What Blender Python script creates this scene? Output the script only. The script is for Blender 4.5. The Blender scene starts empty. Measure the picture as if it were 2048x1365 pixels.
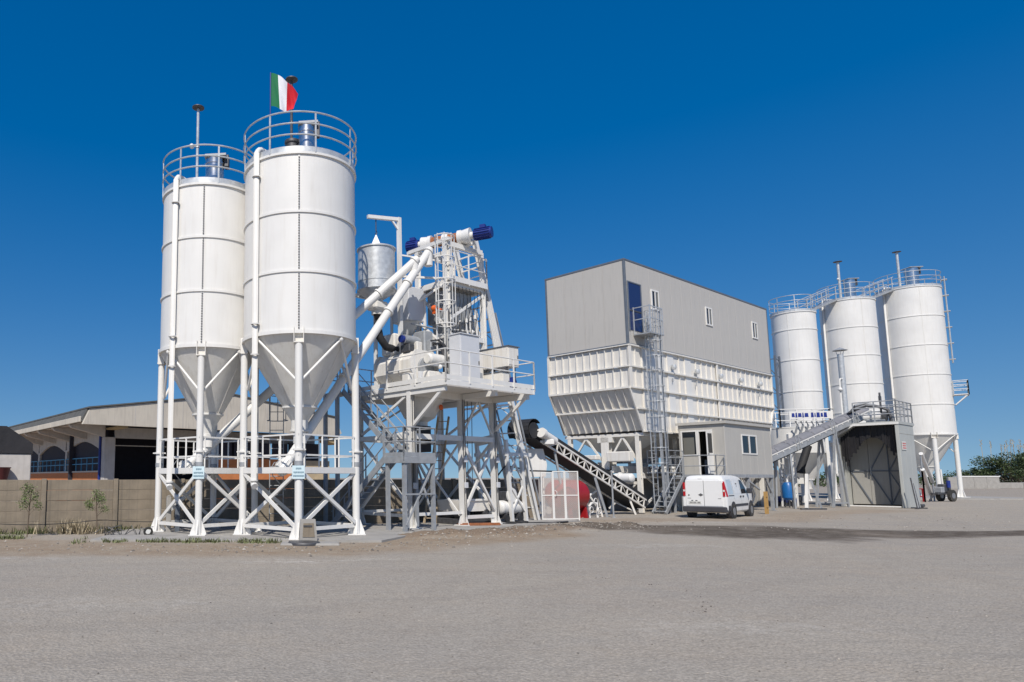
import bpy, math, random
from mathutils import Vector, Matrix, noise
random.seed(11)
SC = bpy.context.scene
R = math.radians
V = Vector
# ------------------------------------------------------------------ camera
cd = bpy.data.cameras.new('camera'); cam = bpy.data.objects.new('camera', cd)
SC.collection.objects.link(cam); SC.camera = cam
cd.sensor_width = 36.0; cd.lens = 23.906
cd.shift_x = 0.1973; cd.shift_y = 0.0574
cd.clip_start = 0.1; cd.clip_end = 9000
cam.location = (0, 0, 1.7); cam.rotation_euler = (R(90 + 6.544), 0, 0)
# ------------------------------------------------------------------ sky, sun, exposure
SUN_AZ, SUN_EL = R(191), R(46)
SC.world = bpy.data.worlds.new('World'); SC.world.use_nodes = True
wn = SC.world.node_tree; wn.nodes.clear()
wo = wn.nodes.new('ShaderNodeOutputWorld'); bg = wn.nodes.new('ShaderNodeBackground')
sky = wn.nodes.new('ShaderNodeTexSky'); sky.sky_type = 'NISHITA'; sky.sun_disc = False
sky.sun_elevation = SUN_EL; sky.sun_rotation = SUN_AZ
sky.air_density = 1.0; sky.dust_density = 0.3; sky.ozone_density = 2.0; sky.altitude = 200
hs = wn.nodes.new('ShaderNodeHueSaturation'); hs.inputs['Saturation'].default_value = 2.08; hs.inputs['Value'].default_value = 1.55
hs.inputs['Hue'].default_value = 0.513
gma = wn.nodes.new('ShaderNodeGamma'); gma.inputs[1].default_value = 0.6
wt = wn.nodes.new('ShaderNodeTexCoord'); wm = wn.nodes.new('ShaderNodeMapping'); wm.inputs['Scale'].default_value = (1, 1, .76); wm.inputs['Location'].default_value = (0, 0, .10)
wnz = wn.nodes.new('ShaderNodeVectorMath'); wnz.operation = 'NORMALIZE'
wn.links.new(wt.outputs['Generated'], wm.inputs[0]); wn.links.new(wm.outputs[0], wnz.inputs[0]); wn.links.new(wnz.outputs[0], sky.inputs[0])
wn.links.new(sky.outputs[0], gma.inputs[0]); wn.links.new(gma.outputs[0], hs.inputs['Color']); wn.links.new(hs.outputs[0], bg.inputs[0])
bg.inputs[1].default_value = 0.115
wn.links.new(bg.outputs[0], wo.inputs[0])
sd = bpy.data.lights.new('sun', 'SUN'); sd.energy = 4.4; sd.angle = R(0.53); sd.color = (1.0, 0.94, 0.855)
sun = bpy.data.objects.new('sun', sd); SC.collection.objects.link(sun)
tosun = V((math.sin(SUN_AZ) * math.cos(SUN_EL), math.cos(SUN_AZ) * math.cos(SUN_EL), math.sin(SUN_EL)))
sun.rotation_euler = (-tosun).to_track_quat('-Z', 'Y').to_euler(); sun.location = (0, 0, 60)
vs = SC.view_settings; vs.view_transform = 'Standard'; vs.look = 'None'; vs.exposure = 0.0; vs.gamma = 1.0
vs.use_curve_mapping = False

# ------------------------------------------------------------------ mesh helpers
def basis(d, up=V((0, 0, 1))):
    x = d.normalized()
    if abs(x.dot(up)) > 0.995: up = V((0, 1, 0))
    s = x.cross(up).normalized(); u = s.cross(x).normalized()
    return x, s, u

class MB:
    def __init__(s): s.v = []; s.f = []
    def add(s, vs, fs):
        o = len(s.v); s.v += [tuple(v) for v in vs]; s.f += [tuple(i + o for i in f) for f in fs]; return s
    def box(s, x0, x1, y0, y1, z0, z1):
        v = [(x, y, z) for z in (z0, z1) for y in (y0, y1) for x in (x0, x1)]
        return s.add(v, [(0, 2, 3, 1), (4, 5, 7, 6), (0, 1, 5, 4), (2, 6, 7, 3), (0, 4, 6, 2), (1, 3, 7, 5)])
    def cbox(s, c, sz): 
        return s.box(c[0]-sz[0]/2, c[0]+sz[0]/2, c[1]-sz[1]/2, c[1]+sz[1]/2, c[2]-sz[2]/2, c[2]+sz[2]/2)
    def bbox(s, x0, x1, y0, y1, z0, z1, b=0.02):      # box with chamfered edges
        pts = []
        for ax in range(3):
            for sx in (0, 1):
                for sy in (0, 1):
                    for sz in (0, 1):
                        p = []
                        for k, (a, c, t) in enumerate(((x0, x1, sx), (y0, y1, sy), (z0, z1, sz))):
                            i = b if k != ax else 0
                            p.append(a + i if t == 0 else c - i)
                        pts.append(tuple(p))
        idx = lambda ax, sx, sy, sz: ax*8 + sx*4 + sy*2 + sz
        F = []
        for t in (0, 1):
            F.append([idx(0, t, 0, 0), idx(0, t, 1, 0), idx(0, t, 1, 1), idx(0, t, 0, 1)][::(1 if t else -1)])
            F.append([idx(1, 0, t, 0), idx(1, 0, t, 1), idx(1, 1, t, 1), idx(1, 1, t, 0)][::(1 if t else -1)])
            F.append([idx(2, 0, 0, t), idx(2, 1, 0, t), idx(2, 1, 1, t), idx(2, 0, 1, t)][::(1 if t else -1)])
        for a in (0, 1):
            for c in (0, 1):
                F.append([idx(0, a, c, 0), idx(0, a, c, 1), idx(1, a, c, 1), idx(1, a, c, 0)])
                F.append([idx(0, a, 0, c), idx(0, a, 1, c), idx(2, a, 1, c), idx(2, a, 0, c)])
                F.append([idx(1, 0, a, c), idx(1, 1, a, c), idx(2, 1, a, c), idx(2, 0, a, c)])
                for e in (0, 1): F.append([idx(0, a, c, e), idx(1, a, c, e), idx(2, a, c, e)])
        c = V(((x0+x1)/2, (y0+y1)/2, (z0+z1)/2)); out = []
        for f in F:
            P = [V(pts[i]) for i in f]; n = (P[1]-P[0]).cross(P[2]-P[0]); m = sum(P, V())/len(P)
            out.append(f if n.dot(m - c) > 0 else f[::-1])
        return s.add(pts, out)
    def beam(s, p, q, w, h, up=(0, 0, 1)):
        p, q = V(p), V(q); x, sd_, u = basis(q - p, V(up)); sd_ = sd_*(w/2); u = u*(h/2)
        vs = [p-sd_-u, p+sd_-u, p+sd_+u, p-sd_+u, q-sd_-u, q+sd_-u, q+sd_+u, q-sd_+u]
        return s.add(vs, [(0, 3, 2, 1), (4, 5, 6, 7), (0, 1, 5, 4), (1, 2, 6, 5), (2, 3, 7, 6), (3, 0, 4, 7)])
    def hbeam(s, p, q, w, h, t=0.018, up=(0, 0, 1)):  # H section, flanges facing 'up'
        p, q = V(p), V(q); x, sd_, u = basis(q - p, V(up)); k = u*(h/2 - t/2)
        s.beam(p+k, q+k, w, t, up); s.beam(p-k, q-k, w, t, up); return s.beam(p, q, t, h-2*t, up)
    def tube(s, p, q, r, r2=None, n=12, cap=True):
        p, q = V(p), V(q); r2 = r if r2 is None else r2; x, a, b = basis(q - p)
        vs = []
        for (c, rr) in ((p, r), (q, r2)):
            for i in range(n):
                t = 2*math.pi*i/n; vs.append(c + a*(math.cos(t)*rr) + b*(math.sin(t)*rr))
        fs = [(i, i+n, (i+1) % n + n, (i+1) % n) for i in range(n)]
        if cap: fs += [tuple(range(n)), tuple(range(2*n-1, n-1, -1))]
        return s.add(vs, fs)
    def path(s, pts, r, n=8, closed=False):
        pts = [V(p) for p in pts]; m = len(pts); vs = []; up = None
        for i, p in enumerate(pts):
            if closed: d = pts[(i+1) % m] - pts[i-1]
            else: d = pts[min(i+1, m-1)] - pts[max(i-1, 0)]
            x = d.normalized()
            if up is None: _, a, b = basis(d)
            else:
                a = (up - x*up.dot(x)).normalized(); b = x.cross(a)
            up = a
            for k in range(n):
                t = 2*math.pi*k/n; vs.append(p + a*(math.cos(t)*r) + b*(math.sin(t)*r))
        fs = []
        for i in range(m if closed else m-1):
            j = (i+1) % m
            fs += [(i*n+k, i*n+(k+1) % n, j*n+(k+1) % n, j*n+k) for k in range(n)]
        if not closed: fs += [tuple(range(n-1, -1, -1)), tuple(range((m-1)*n, m*n))]
        return s.add(vs, fs)
    def ring(s, c, rad, r, n=40, m=6, a0=0.0, a1=None):
        if a1 is None: return s.path([(c[0]+rad*math.cos(2*math.pi*i/n), c[1]+rad*math.sin(2*math.pi*i/n), c[2]) for i in range(n)], r, m, True)
        return s.path([(c[0]+rad*math.cos(a0+(a1-a0)*i/n), c[1]+rad*math.sin(a0+(a1-a0)*i/n), c[2]) for i in range(n+1)], r, m)
    def lathe(s, prof, n=48, c=(0, 0, 0)):
        vs = []; fs = []; m = len(prof)
        for (r, z) in prof:
            for i in range(n):
                t = 2*math.pi*i/n; vs.append((c[0]+max(r, 1e-4)*math.cos(t), c[1]+max(r, 1e-4)*math.sin(t), c[2]+z))
        for j in range(m-1):
            fs += [(j*n+i, j*n+(i+1) % n, (j+1)*n+(i+1) % n, (j+1)*n+i) for i in range(n)]
        return s.add(vs, fs)
    def prism(s, poly, d):
        d = V(d); P = [V(p) for p in poly]; n = len(P)
        nn = sum(((P[i]).cross(P[(i+1) % n]) for i in range(n)), V())
        if nn.dot(d) > 0: P = P[::-1]
        return s.add(P + [p + d for p in P], [tuple(range(n)), tuple(range(2*n-1, n-1, -1))] + [(i, i+n, (i+1) % n+n, (i+1) % n)[::-1] for i in range(n)])
    def ball(s, c, r, n=8, m=5, sc=(1, 1, 1)):
        vs = [(c[0], c[1], c[2]-r*sc[2])]; fs = []
        for j in range(1, m):
            ph = -math.pi/2 + math.pi*j/m
            for i in range(n):
                t = 2*math.pi*i/n; vs.append((c[0]+r*sc[0]*math.cos(ph)*math.cos(t), c[1]+r*sc[1]*math.cos(ph)*math.sin(t), c[2]+r*sc[2]*math.sin(ph)))
        vs.append((c[0], c[1], c[2]+r*sc[2])); L = len(vs)-1
        for i in range(n):
            fs.append((0, 1+(i+1) % n, 1+i)); fs.append((L, L-n+i, L-n+(i+1) % n))
        for j in range(m-2):
            fs += [(1+j*n+i, 1+j*n+(i+1) % n, 1+(j+1)*n+(i+1) % n, 1+(j+1)*n+i) for i in range(n)]
        return s.add(vs, fs)
    def mesh(s, name, mat, smooth=True):
        me = bpy.data.meshes.new(name); me.from_pydata(s.v, [], s.f); me.materials.append(mat)
        if smooth:
            me.shade_smooth(); me.set_sharp_from_angle(angle=R(32))
        return me
    def build(s, name, mat, parent=None, loc=None, rot=None, smooth=True):
        return inst(name, s.mesh(name, mat, smooth), parent, loc, rot)

def inst(name, me, parent=None, loc=None, rot=None):
    o = bpy.data.objects.new(name, me); SC.collection.objects.link(o)
    if parent: o.parent = parent
    if loc is not None: o.location = loc
    if rot is not None: o.rotation_euler = rot
    return o
def tag(o, label, cat, group=None):
    o['label'] = label; o['category'] = cat
    if group: o['group'] = group
    return o
def thing(name, label, cat, loc=(0, 0, 0), rotz=0.0, group=None):
    o = bpy.data.objects.new(name, None); SC.collection.objects.link(o)
    o.empty_display_size = 0.2; o.location = loc; o.rotation_euler = (0, 0, rotz)
    return tag(o, label, cat, group)
def struct(o): o['kind'] = 'structure'; return o
def stuff(o): o['kind'] = 'stuff'; return o
def lerp(a, b, t): return V(a) + (V(b) - V(a))*t

# ------------------------------------------------------------------ materials
def mat(name, col, rough=0.5, metal=0.0, var=0.10, scale=3.0, dirt=None, dirt_amt=0.0, streak=False, bump=0.0, bscale=60.0, spec=0.5):
    m = bpy.data.materials.new(name); m.use_nodes = True; nt = m.node_tree; N = nt.nodes; L = nt.links
    b = N['Principled BSDF']; b.inputs['Roughness'].default_value = rough; b.inputs['Metallic'].default_value = metal
    b.inputs['Specular IOR Level'].default_value = spec
    tc = N.new('ShaderNodeTexCoord')
    n1 = N.new('ShaderNodeTexNoise'); n1.inputs['Scale'].default_value = scale; n1.inputs['Detail'].default_value = 6
    L.new(tc.outputs['Object'], n1.inputs['Vector'])
    mr = N.new('ShaderNodeMapRange'); mr.inputs['From Min'].default_value = 0.3; mr.inputs['From Max'].default_value = 0.7
    mr.inputs['To Min'].default_value = 1 - var; mr.inputs['To Max'].default_value = 1 + var
    L.new(n1.outputs['Fac'], mr.inputs['Value'])
    mx = N.new('ShaderNodeVectorMath'); mx.operation = 'SCALE'; mx.inputs[0].default_value = col
    L.new(mr.outputs[0], mx.inputs['Scale']); out = mx.outputs[0]
    if dirt:
        mp = N.new('ShaderNodeMapping'); mp.inputs['Scale'].default_value = (5, 5, 0.35) if streak else (1.3, 1.3, 1.3)
        L.new(tc.outputs['Object'], mp.inputs['Vector'])
        n2 = N.new('ShaderNodeTexNoise'); n2.inputs['Scale'].default_value = 1.6; n2.inputs['Detail'].default_value = 8; n2.inputs['Roughness'].default_value = 0.65
        L.new(mp.outputs[0], n2.inputs['Vector'])
        m2 = N.new('ShaderNodeMapRange'); m2.inputs['From Min'].default_value = 0.5; m2.inputs['From Max'].default_value = 0.78
        m2.inputs['To Max'].default_value = dirt_amt; L.new(n2.outputs['Fac'], m2.inputs['Value'])
        mm = N.new('ShaderNodeMix'); mm.data_type = 'RGBA'; mm.inputs[7].default_value = (*dirt, 1)
        L.new(m2.outputs[0], mm.inputs[0]); L.new(out, mm.inputs[6]); out = mm.outputs[2]
    L.new(out, b.inputs['Base Color'])
    r2 = N.new('ShaderNodeMapRange'); r2.inputs['To Min'].default_value = max(0.02, rough - 0.08); r2.inputs['To Max'].default_value = min(1, rough + 0.1)
    L.new(n1.outputs['Fac'], r2.inputs['Value']); L.new(r2.outputs[0], b.inputs['Roughness'])
    if bump:
        n3 = N.new('ShaderNodeTexNoise'); n3.inputs['Scale'].default_value = bscale; n3.inputs['Detail'].default_value = 5
        L.new(tc.outputs['Object'], n3.inputs['Vector'])
        bp = N.new('ShaderNodeBump'); bp.inputs['Strength'].default_value = bump; bp.inputs['Distance'].default_value = 0.02
        L.new(n3.outputs['Fac'], bp.inputs['Height']); L.new(bp.outputs[0], b.inputs['Normal'])
    return m
M = {}
M['white'] = mat('white_paint', (0.735, 0.722, 0.69), 0.42, var=0.04, scale=0.9, dirt=(0.52, 0.47, 0.40), dirt_amt=0.28, streak=True)
M['cream'] = mat('cream_paint', (0.735, 0.708, 0.655), 0.45, var=0.04, scale=1.5, dirt=(0.50, 0.42, 0.30), dirt_amt=0.5, streak=True)
M['conewhite'] = mat('cone_paint', (0.70, 0.685, 0.645), 0.5, var=0.05, scale=1.5, dirt=(0.45, 0.40, 0.32), dirt_amt=0.45, streak=True)
M['clad'] = mat('grey_cladding', (0.50, 0.475, 0.435), 0.55, var=0.03, scale=0.4, dirt=(0.33, 0.32, 0.29), dirt_amt=0.45, streak=True)
M['cabinclad'] = mat('cabin_cladding', (0.46, 0.44, 0.40), 0.5, var=0.03, scale=0.8, dirt=(0.30, 0.29, 0.27), dirt_amt=0.35, streak=True)
M['shedclad'] = mat('shed_panel', (0.44, 0.45, 0.425), 0.55, var=0.05, scale=0.8, dirt=(0.30, 0.28, 0.25), dirt_amt=0.45, streak=True)
M['gate'] = mat('gate_sheet', (0.36, 0.35, 0.32), 0.6, var=0.06, scale=0.8, dirt=(0.24, 0.22, 0.19), dirt_amt=0.5, streak=True)  # darker than the shed panels; deepens the portal shade through colour
M['trim'] = mat('dark_trim', (0.12, 0.14, 0.17), 0.5)
M['galv'] = mat('galvanised', (0.56, 0.575, 0.58), 0.42, 0.4, var=0.14, scale=7)
M['galvdull'] = mat('galvanised_dull', (0.34, 0.355, 0.37), 0.55, 0.2, var=0.14, scale=5)
M['hood'] = mat('hood_grey', (0.20, 0.20, 0.215), 0.55, 0.0, var=0.12, scale=2, dirt=(0.3, 0.28, 0.25), dirt_amt=0.5)
M['inox'] = mat('stainless', (0.66, 0.665, 0.67), 0.24, 0.95, var=0.06, scale=5)
M['steel'] = mat('dark_steel', (0.10, 0.10, 0.105), 0.5, 0.5, var=0.2, scale=8)
M['rust'] = mat('rusty_plate', (0.30, 0.11, 0.045), 0.85, 0.0, var=0.3, scale=9, bump=0.3)
M['rubber'] = mat('rubber', (0.022, 0.022, 0.024), 0.7, var=0.2, scale=10)
M['blue'] = mat('motor_blue', (0.012, 0.030, 0.20), 0.4, var=0.1)
M['bluetank'] = mat('tank_blue', (0.012, 0.12, 0.36), 0.35, var=0.08)
M['red'] = mat('tank_red', (0.30, 0.010, 0.013), 0.38, var=0.1, scale=2)
M['orange'] = mat('orange_paint', (0.65, 0.11, 0.015), 0.5)
M['concrete'] = mat('concrete', (0.34, 0.325, 0.30), 0.9, var=0.12, scale=2.0, dirt=(0.20, 0.18, 0.15), dirt_amt=0.6, bump=0.25, bscale=25)
M['precast'] = mat('precast_plank', (0.235, 0.195, 0.145), 0.92, var=0.16, scale=2.2, dirt=(0.12, 0.105, 0.085), dirt_amt=0.7, streak=True, bump=0.35, bscale=30)
M['fascia'] = mat('weathered_fascia', (0.56, 0.51, 0.43), 0.85, var=0.08, scale=0.7, dirt=(0.25, 0.22, 0.20), dirt_amt=0.65, streak=True)
M['pillar'] = mat('pillar_plaster', (0.50, 0.47, 0.44), 0.88, var=0.08, dirt=(0.3, 0.27, 0.24), dirt_amt=0.4, streak=True)
M['ochre'] = mat('ochre_plaster', (0.40, 0.31, 0.18), 0.88, var=0.1)
M['brickband'] = mat('orange_plaster', (0.52, 0.19, 0.07), 0.85, var=0.1, scale=3)
M['roofdark'] = mat('roof_sheet', (0.10, 0.10, 0.095), 0.85, var=0.2, scale=3)
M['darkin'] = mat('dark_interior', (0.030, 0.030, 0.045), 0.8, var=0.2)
M['bluerail'] = mat('blue_rail', (0.05, 0.24, 0.40), 0.5)
M['tarp'] = mat('black_tarp', (0.018, 0.017, 0.020), 0.6, var=0.3, scale=2.0, bump=0.4, bscale=6)
M['strip'] = mat('strip_curtain', (0.011, 0.010, 0.012), 0.6, var=0.3, scale=4)
M['marks'] = mat('sign_marks', (0.16, 0.26, 0.32), 0.6)
M['signface'] = mat('sign_face', (0.60, 0.74, 0.78), 0.45, var=0.04)
M['redmarks'] = mat('red_marks', (0.55, 0.10, 0.10), 0.6)
M['bluemarks'] = mat('blue_marks', (0.01, 0.03, 0.22), 0.5)
M['wood'] = mat('ladder_wood', (0.42, 0.33, 0.22), 0.75, var=0.2, scale=6)
M['carpaint'] = mat('car_white', (0.78, 0.78, 0.765), 0.22, var=0.015, scale=2, dirt=(0.55, 0.50, 0.42), dirt_amt=0.25, spec=0.6)
M['plastic'] = mat('bumper_plastic', (0.045, 0.045, 0.052), 0.6, var=0.12)
M['tyre'] = mat('tyre', (0.03, 0.029, 0.027), 0.85, var=0.25, scale=12, dirt=(0.22, 0.19, 0.15), dirt_amt=0.6)
M['rim'] = mat('wheel_rim', (0.34, 0.34, 0.345), 0.4, 0.6)
M['amber'] = mat('tail_lamp', (0.45, 0.015, 0.02), 0.2)
M['plate'] = mat('number_plate', (0.62, 0.62, 0.58), 0.5)
def glassmat(name, col, rough=0.06):
    m = bpy.data.materials.new(name); m.use_nodes = True; b = m.node_tree.nodes['Principled BSDF']
    b.inputs['Base Color'].default_value = (*col, 1); b.inputs['Roughness'].default_value = rough
    b.inputs['Specular IOR Level'].default_value = 0.35; b.inputs['Coat Roughness'].default_value = 0.03
    nt = m.node_tree; tc = nt.nodes.new('ShaderNodeTexCoord'); n = nt.nodes.new('ShaderNodeTexNoise'); n.inputs['Scale'].default_value = 2.5
    bp = nt.nodes.new('ShaderNodeBump'); bp.inputs['Strength'].default_value = 0.05; bp.inputs['Distance'].default_value = 0.05
    nt.links.new(tc.outputs['Object'], n.inputs['Vector']); nt.links.new(n.outputs['Fac'], bp.inputs['Height']); nt.links.new(bp.outputs[0], b.inputs['Normal'])
    return m
M['glass'] = glassmat('dark_glass', (0.018, 0.021, 0.026)); M['glassdoor'] = glassmat('door_blue', (0.018, 0.032, 0.11), 0.25)
M['glassgrey'] = glassmat('blind_glass', (0.16, 0.155, 0.135), 0.12)
def flagmat(name, col): 
    m = mat(name, col, 0.8, var=0.05); return m
M['fgreen'] = flagmat('flag_green', (0.003, 0.15, 0.055)); M['fwhite'] = flagmat('flag_white', (0.80, 0.80, 0.84)); M['fred'] = flagmat('flag_red', (0.58, 0.006, 0.02))
def leafmat(name, col):
    m = bpy.data.materials.new(name); m.use_nodes = True; nt = m.node_tree; b = nt.nodes['Principled BSDF']
    g = nt.nodes.new('ShaderNodeNewGeometry'); mr = nt.nodes.new('ShaderNodeMapRange'); mr.inputs['To Min'].default_value = 0.45; mr.inputs['To Max'].default_value = 1.5
    nt.links.new(g.outputs['Random Per Island'], mr.inputs['Value'])
    sv = nt.nodes.new('ShaderNodeVectorMath'); sv.operation = 'SCALE'; sv.inputs[0].default_value = col
    nt.links.new(mr.outputs[0], sv.inputs['Scale']); nt.links.new(sv.outputs[0], b.inputs['Base Color'])
    b.inputs['Roughness'].default_value = 0.6; return m
M['leaf'] = leafmat('sapling_leaf', (0.13, 0.17, 0.055)); M['leafdark'] = leafmat('bush_leaf', (0.042, 0.065, 0.018))
M['weed'] = leafmat('weed_leaf', (0.12, 0.135, 0.05)); M['dry'] = leafmat('dry_reed', (0.34, 0.28, 0.18)); M['bark'] = mat('bark', (0.12, 0.09, 0.065), 0.9, var=0.2, scale=12)
M['stone'] = leafmat('loose_stone', (0.30, 0.27, 0.23))
# ------------------------------------------------------------------ ground
def seg_d(px, py, pts):
    best = 1e9; bw = 1
    for (a, b) in zip(pts, pts[1:]):
        dx, dy = b[0]-a[0], b[1]-a[1]; t = max(0, min(1, ((px-a[0])*dx + (py-a[1])*dy)/(dx*dx+dy*dy)))
        w = a[2] + (b[2]-a[2])*t; d = math.hypot(px-a[0]-dx*t, py-a[1]-dy*t)/w
        if d < best: best = d
    return best
DARK = [(8.6, 23.6, .8), (11.3, 23.8, 1.5), (13.2, 22.2, 2.9), (15.0, 21.6, 3.0), (17.5, 21.2, 1.9), (21, 21.3, 1.0), (27, 21.9, .75), (48, 25, .7)]
MOUND = [(3.0, 20.2, .5), (5.3, 21.1, .8), (7.6, 22.6, 1.0), (9.8, 23.9, .8), (11.3, 24.2, .4)]
BROWN = [(-22, 18.6, 2.2), (-12, 18.2, 2.2), (-7, 17.0, 1.9), (-3.5, 16.6, 1.7), (-.6, 16.5, 1.6), (1.8, 17.3, 1.5), (3.9, 19.0, 1.5), (7, 21.0, 1.4)]
BROWN2 = [(9, 25.5, 1.2), (14, 28, 1.5), (19, 27.5, 1.2), (24, 33, 1.6), (30, 36, 1.5)]
def sm(e0, e1, x):
    t = max(0, min(1, (x-e0)/(e1-e0))); return t*t*(3-2*t)
def ground_masks(x, y):
    n = noise.noise(V((x*.6, y*.6, 3.1)))*.35 + noise.noise(V((x*1.9, y*1.9, 8.1)))*.18
    dk = 1 - sm(.65, 1.15, seg_d(x, y, DARK) + n)
    mo = 1 - sm(.6, 1.15, seg_d(x, y, MOUND) + n)
    br = max(1 - sm(.5, 1.35, seg_d(x, y, BROWN) + n), .7*(1 - sm(.4, 1.3, seg_d(x, y, BROWN2) + n)))
    if y > 24 and x < 9: br = max(br, .6)
    return dk, mo, br
TRK = [(30, -20, 34.5), (30, -20, 36.6), (-22, 62, 58.0), (8, 44, 29.5), (40, 40, 34.0), (3, -34, 47.5), (60, -4, 52.0), (-40, 30, 47.0)]
def track_mask(x, y):
    m = 0.0
    for k, (cx, cy, r) in enumerate(TRK):
        d = math.hypot(x-cx, y-cy) - r + .25*noise.noise(V((x*.22, y*.22, k*3.7)))
        for o in (-.78, .78):
            e = abs(d-o)
            if e < .34:
                g = .55 + .9*noise.noise(V((x*.5, y*.5, 20+k)))
                m = max(m, (1 - sm(.10, .34, e))*max(0, min(1, g)))
    return m
def spill_mask(x, y):
    m = 0.0
    for (cx, cy, rx, ry, a) in ((-.1, 14.2, 1.5, .35, 1.0), (1.2, 14.6, .8, .25, .6), (-6, 14.8, 1.6, .5, .5), (9, 17.5, 2.4, .6, .45), (14, 26.5, 3, .8, .5), (5, 8, 1.6, .5, .35), (-3, 9.5, 2.2, .6, .3), (20, 17, 3, .7, .4)):
        d = math.hypot((x-cx)/rx, (y-cy)/ry) + .8*noise.noise(V((x*1.4, y*1.4, 9)))
        m = max(m, a*(1 - sm(.3, 1.1, d)))
    return m
def ground_h(x, y):
    h = noise.noise(V((x*.35, y*.35, 0)))*.012 + noise.noise(V((x*1.7, y*1.7, 5)))*.006
    d = seg_d(x, y, MOUND)
    if d < 1.4: h += .17*(1 - sm(0, 1.3, d))*(.8 + .5*noise.noise(V((x*2.2, y*2.2, 1))))
    d = seg_d(x, y, DARK)
    if d < 1.3: h += .02*(1 - sm(.2, 1.2, d))*(.5+noise.noise(V((x*3, y*3, 1))))
    return h
def axis(lo, hi, step, far):
    a = [lo + step*i for i in range(int(round((hi-lo)/step))+1)]
    s = step; p = a[0]; L = []
    while p > -far: s *= 1.5; p -= s; L.append(p)
    s = step; p = a[-1]; H_ = []
    while p < far: s *= 1.5; p += s; H_.append(p)
    return L[::-1] + a + H_
xs = axis(-14, 34, .2, 4000); ys = axis(1.5, 33, .2, 4000)
gv = []; gd = []
for y in ys:
    for x in xs:
        inside = -16 < x < 50 and 0 < y < 40
        gv.append((x, y, ground_h(x, y) if inside else 0.0)); gd.append(ground_masks(x, y) if (-40 < x < 60 and -5 < y < 60) else (0, 0, 0.25))
W_ = len(xs)
gf = [(j*W_+i, j*W_+i+1, (j+1)*W_+i+1, (j+1)*W_+i) for j in range(len(ys)-1) for i in range(W_-1)]
gm = bpy.data.meshes.new('ground'); gm.from_pydata(gv, [], gf); gm.shade_smooth()
at = gm.color_attributes.new('mask', 'FLOAT_COLOR', 'POINT')
for i, c in enumerate(gd): at.data[i].color = (c[0], c[1], c[2], 1)
at2 = gm.color_attributes.new('track', 'FLOAT_COLOR', 'POINT')
for i, p in enumerate(gv):
    t = track_mask(p[0], p[1]) if (-16 < p[0] < 36 and 1 < p[1] < 34) else 0.0
    s = spill_mask(p[0], p[1]) if (-16 < p[0] < 36 and 1 < p[1] < 34) else 0.0
    at2.data[i].color = (t, s, 0, 1)
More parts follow.
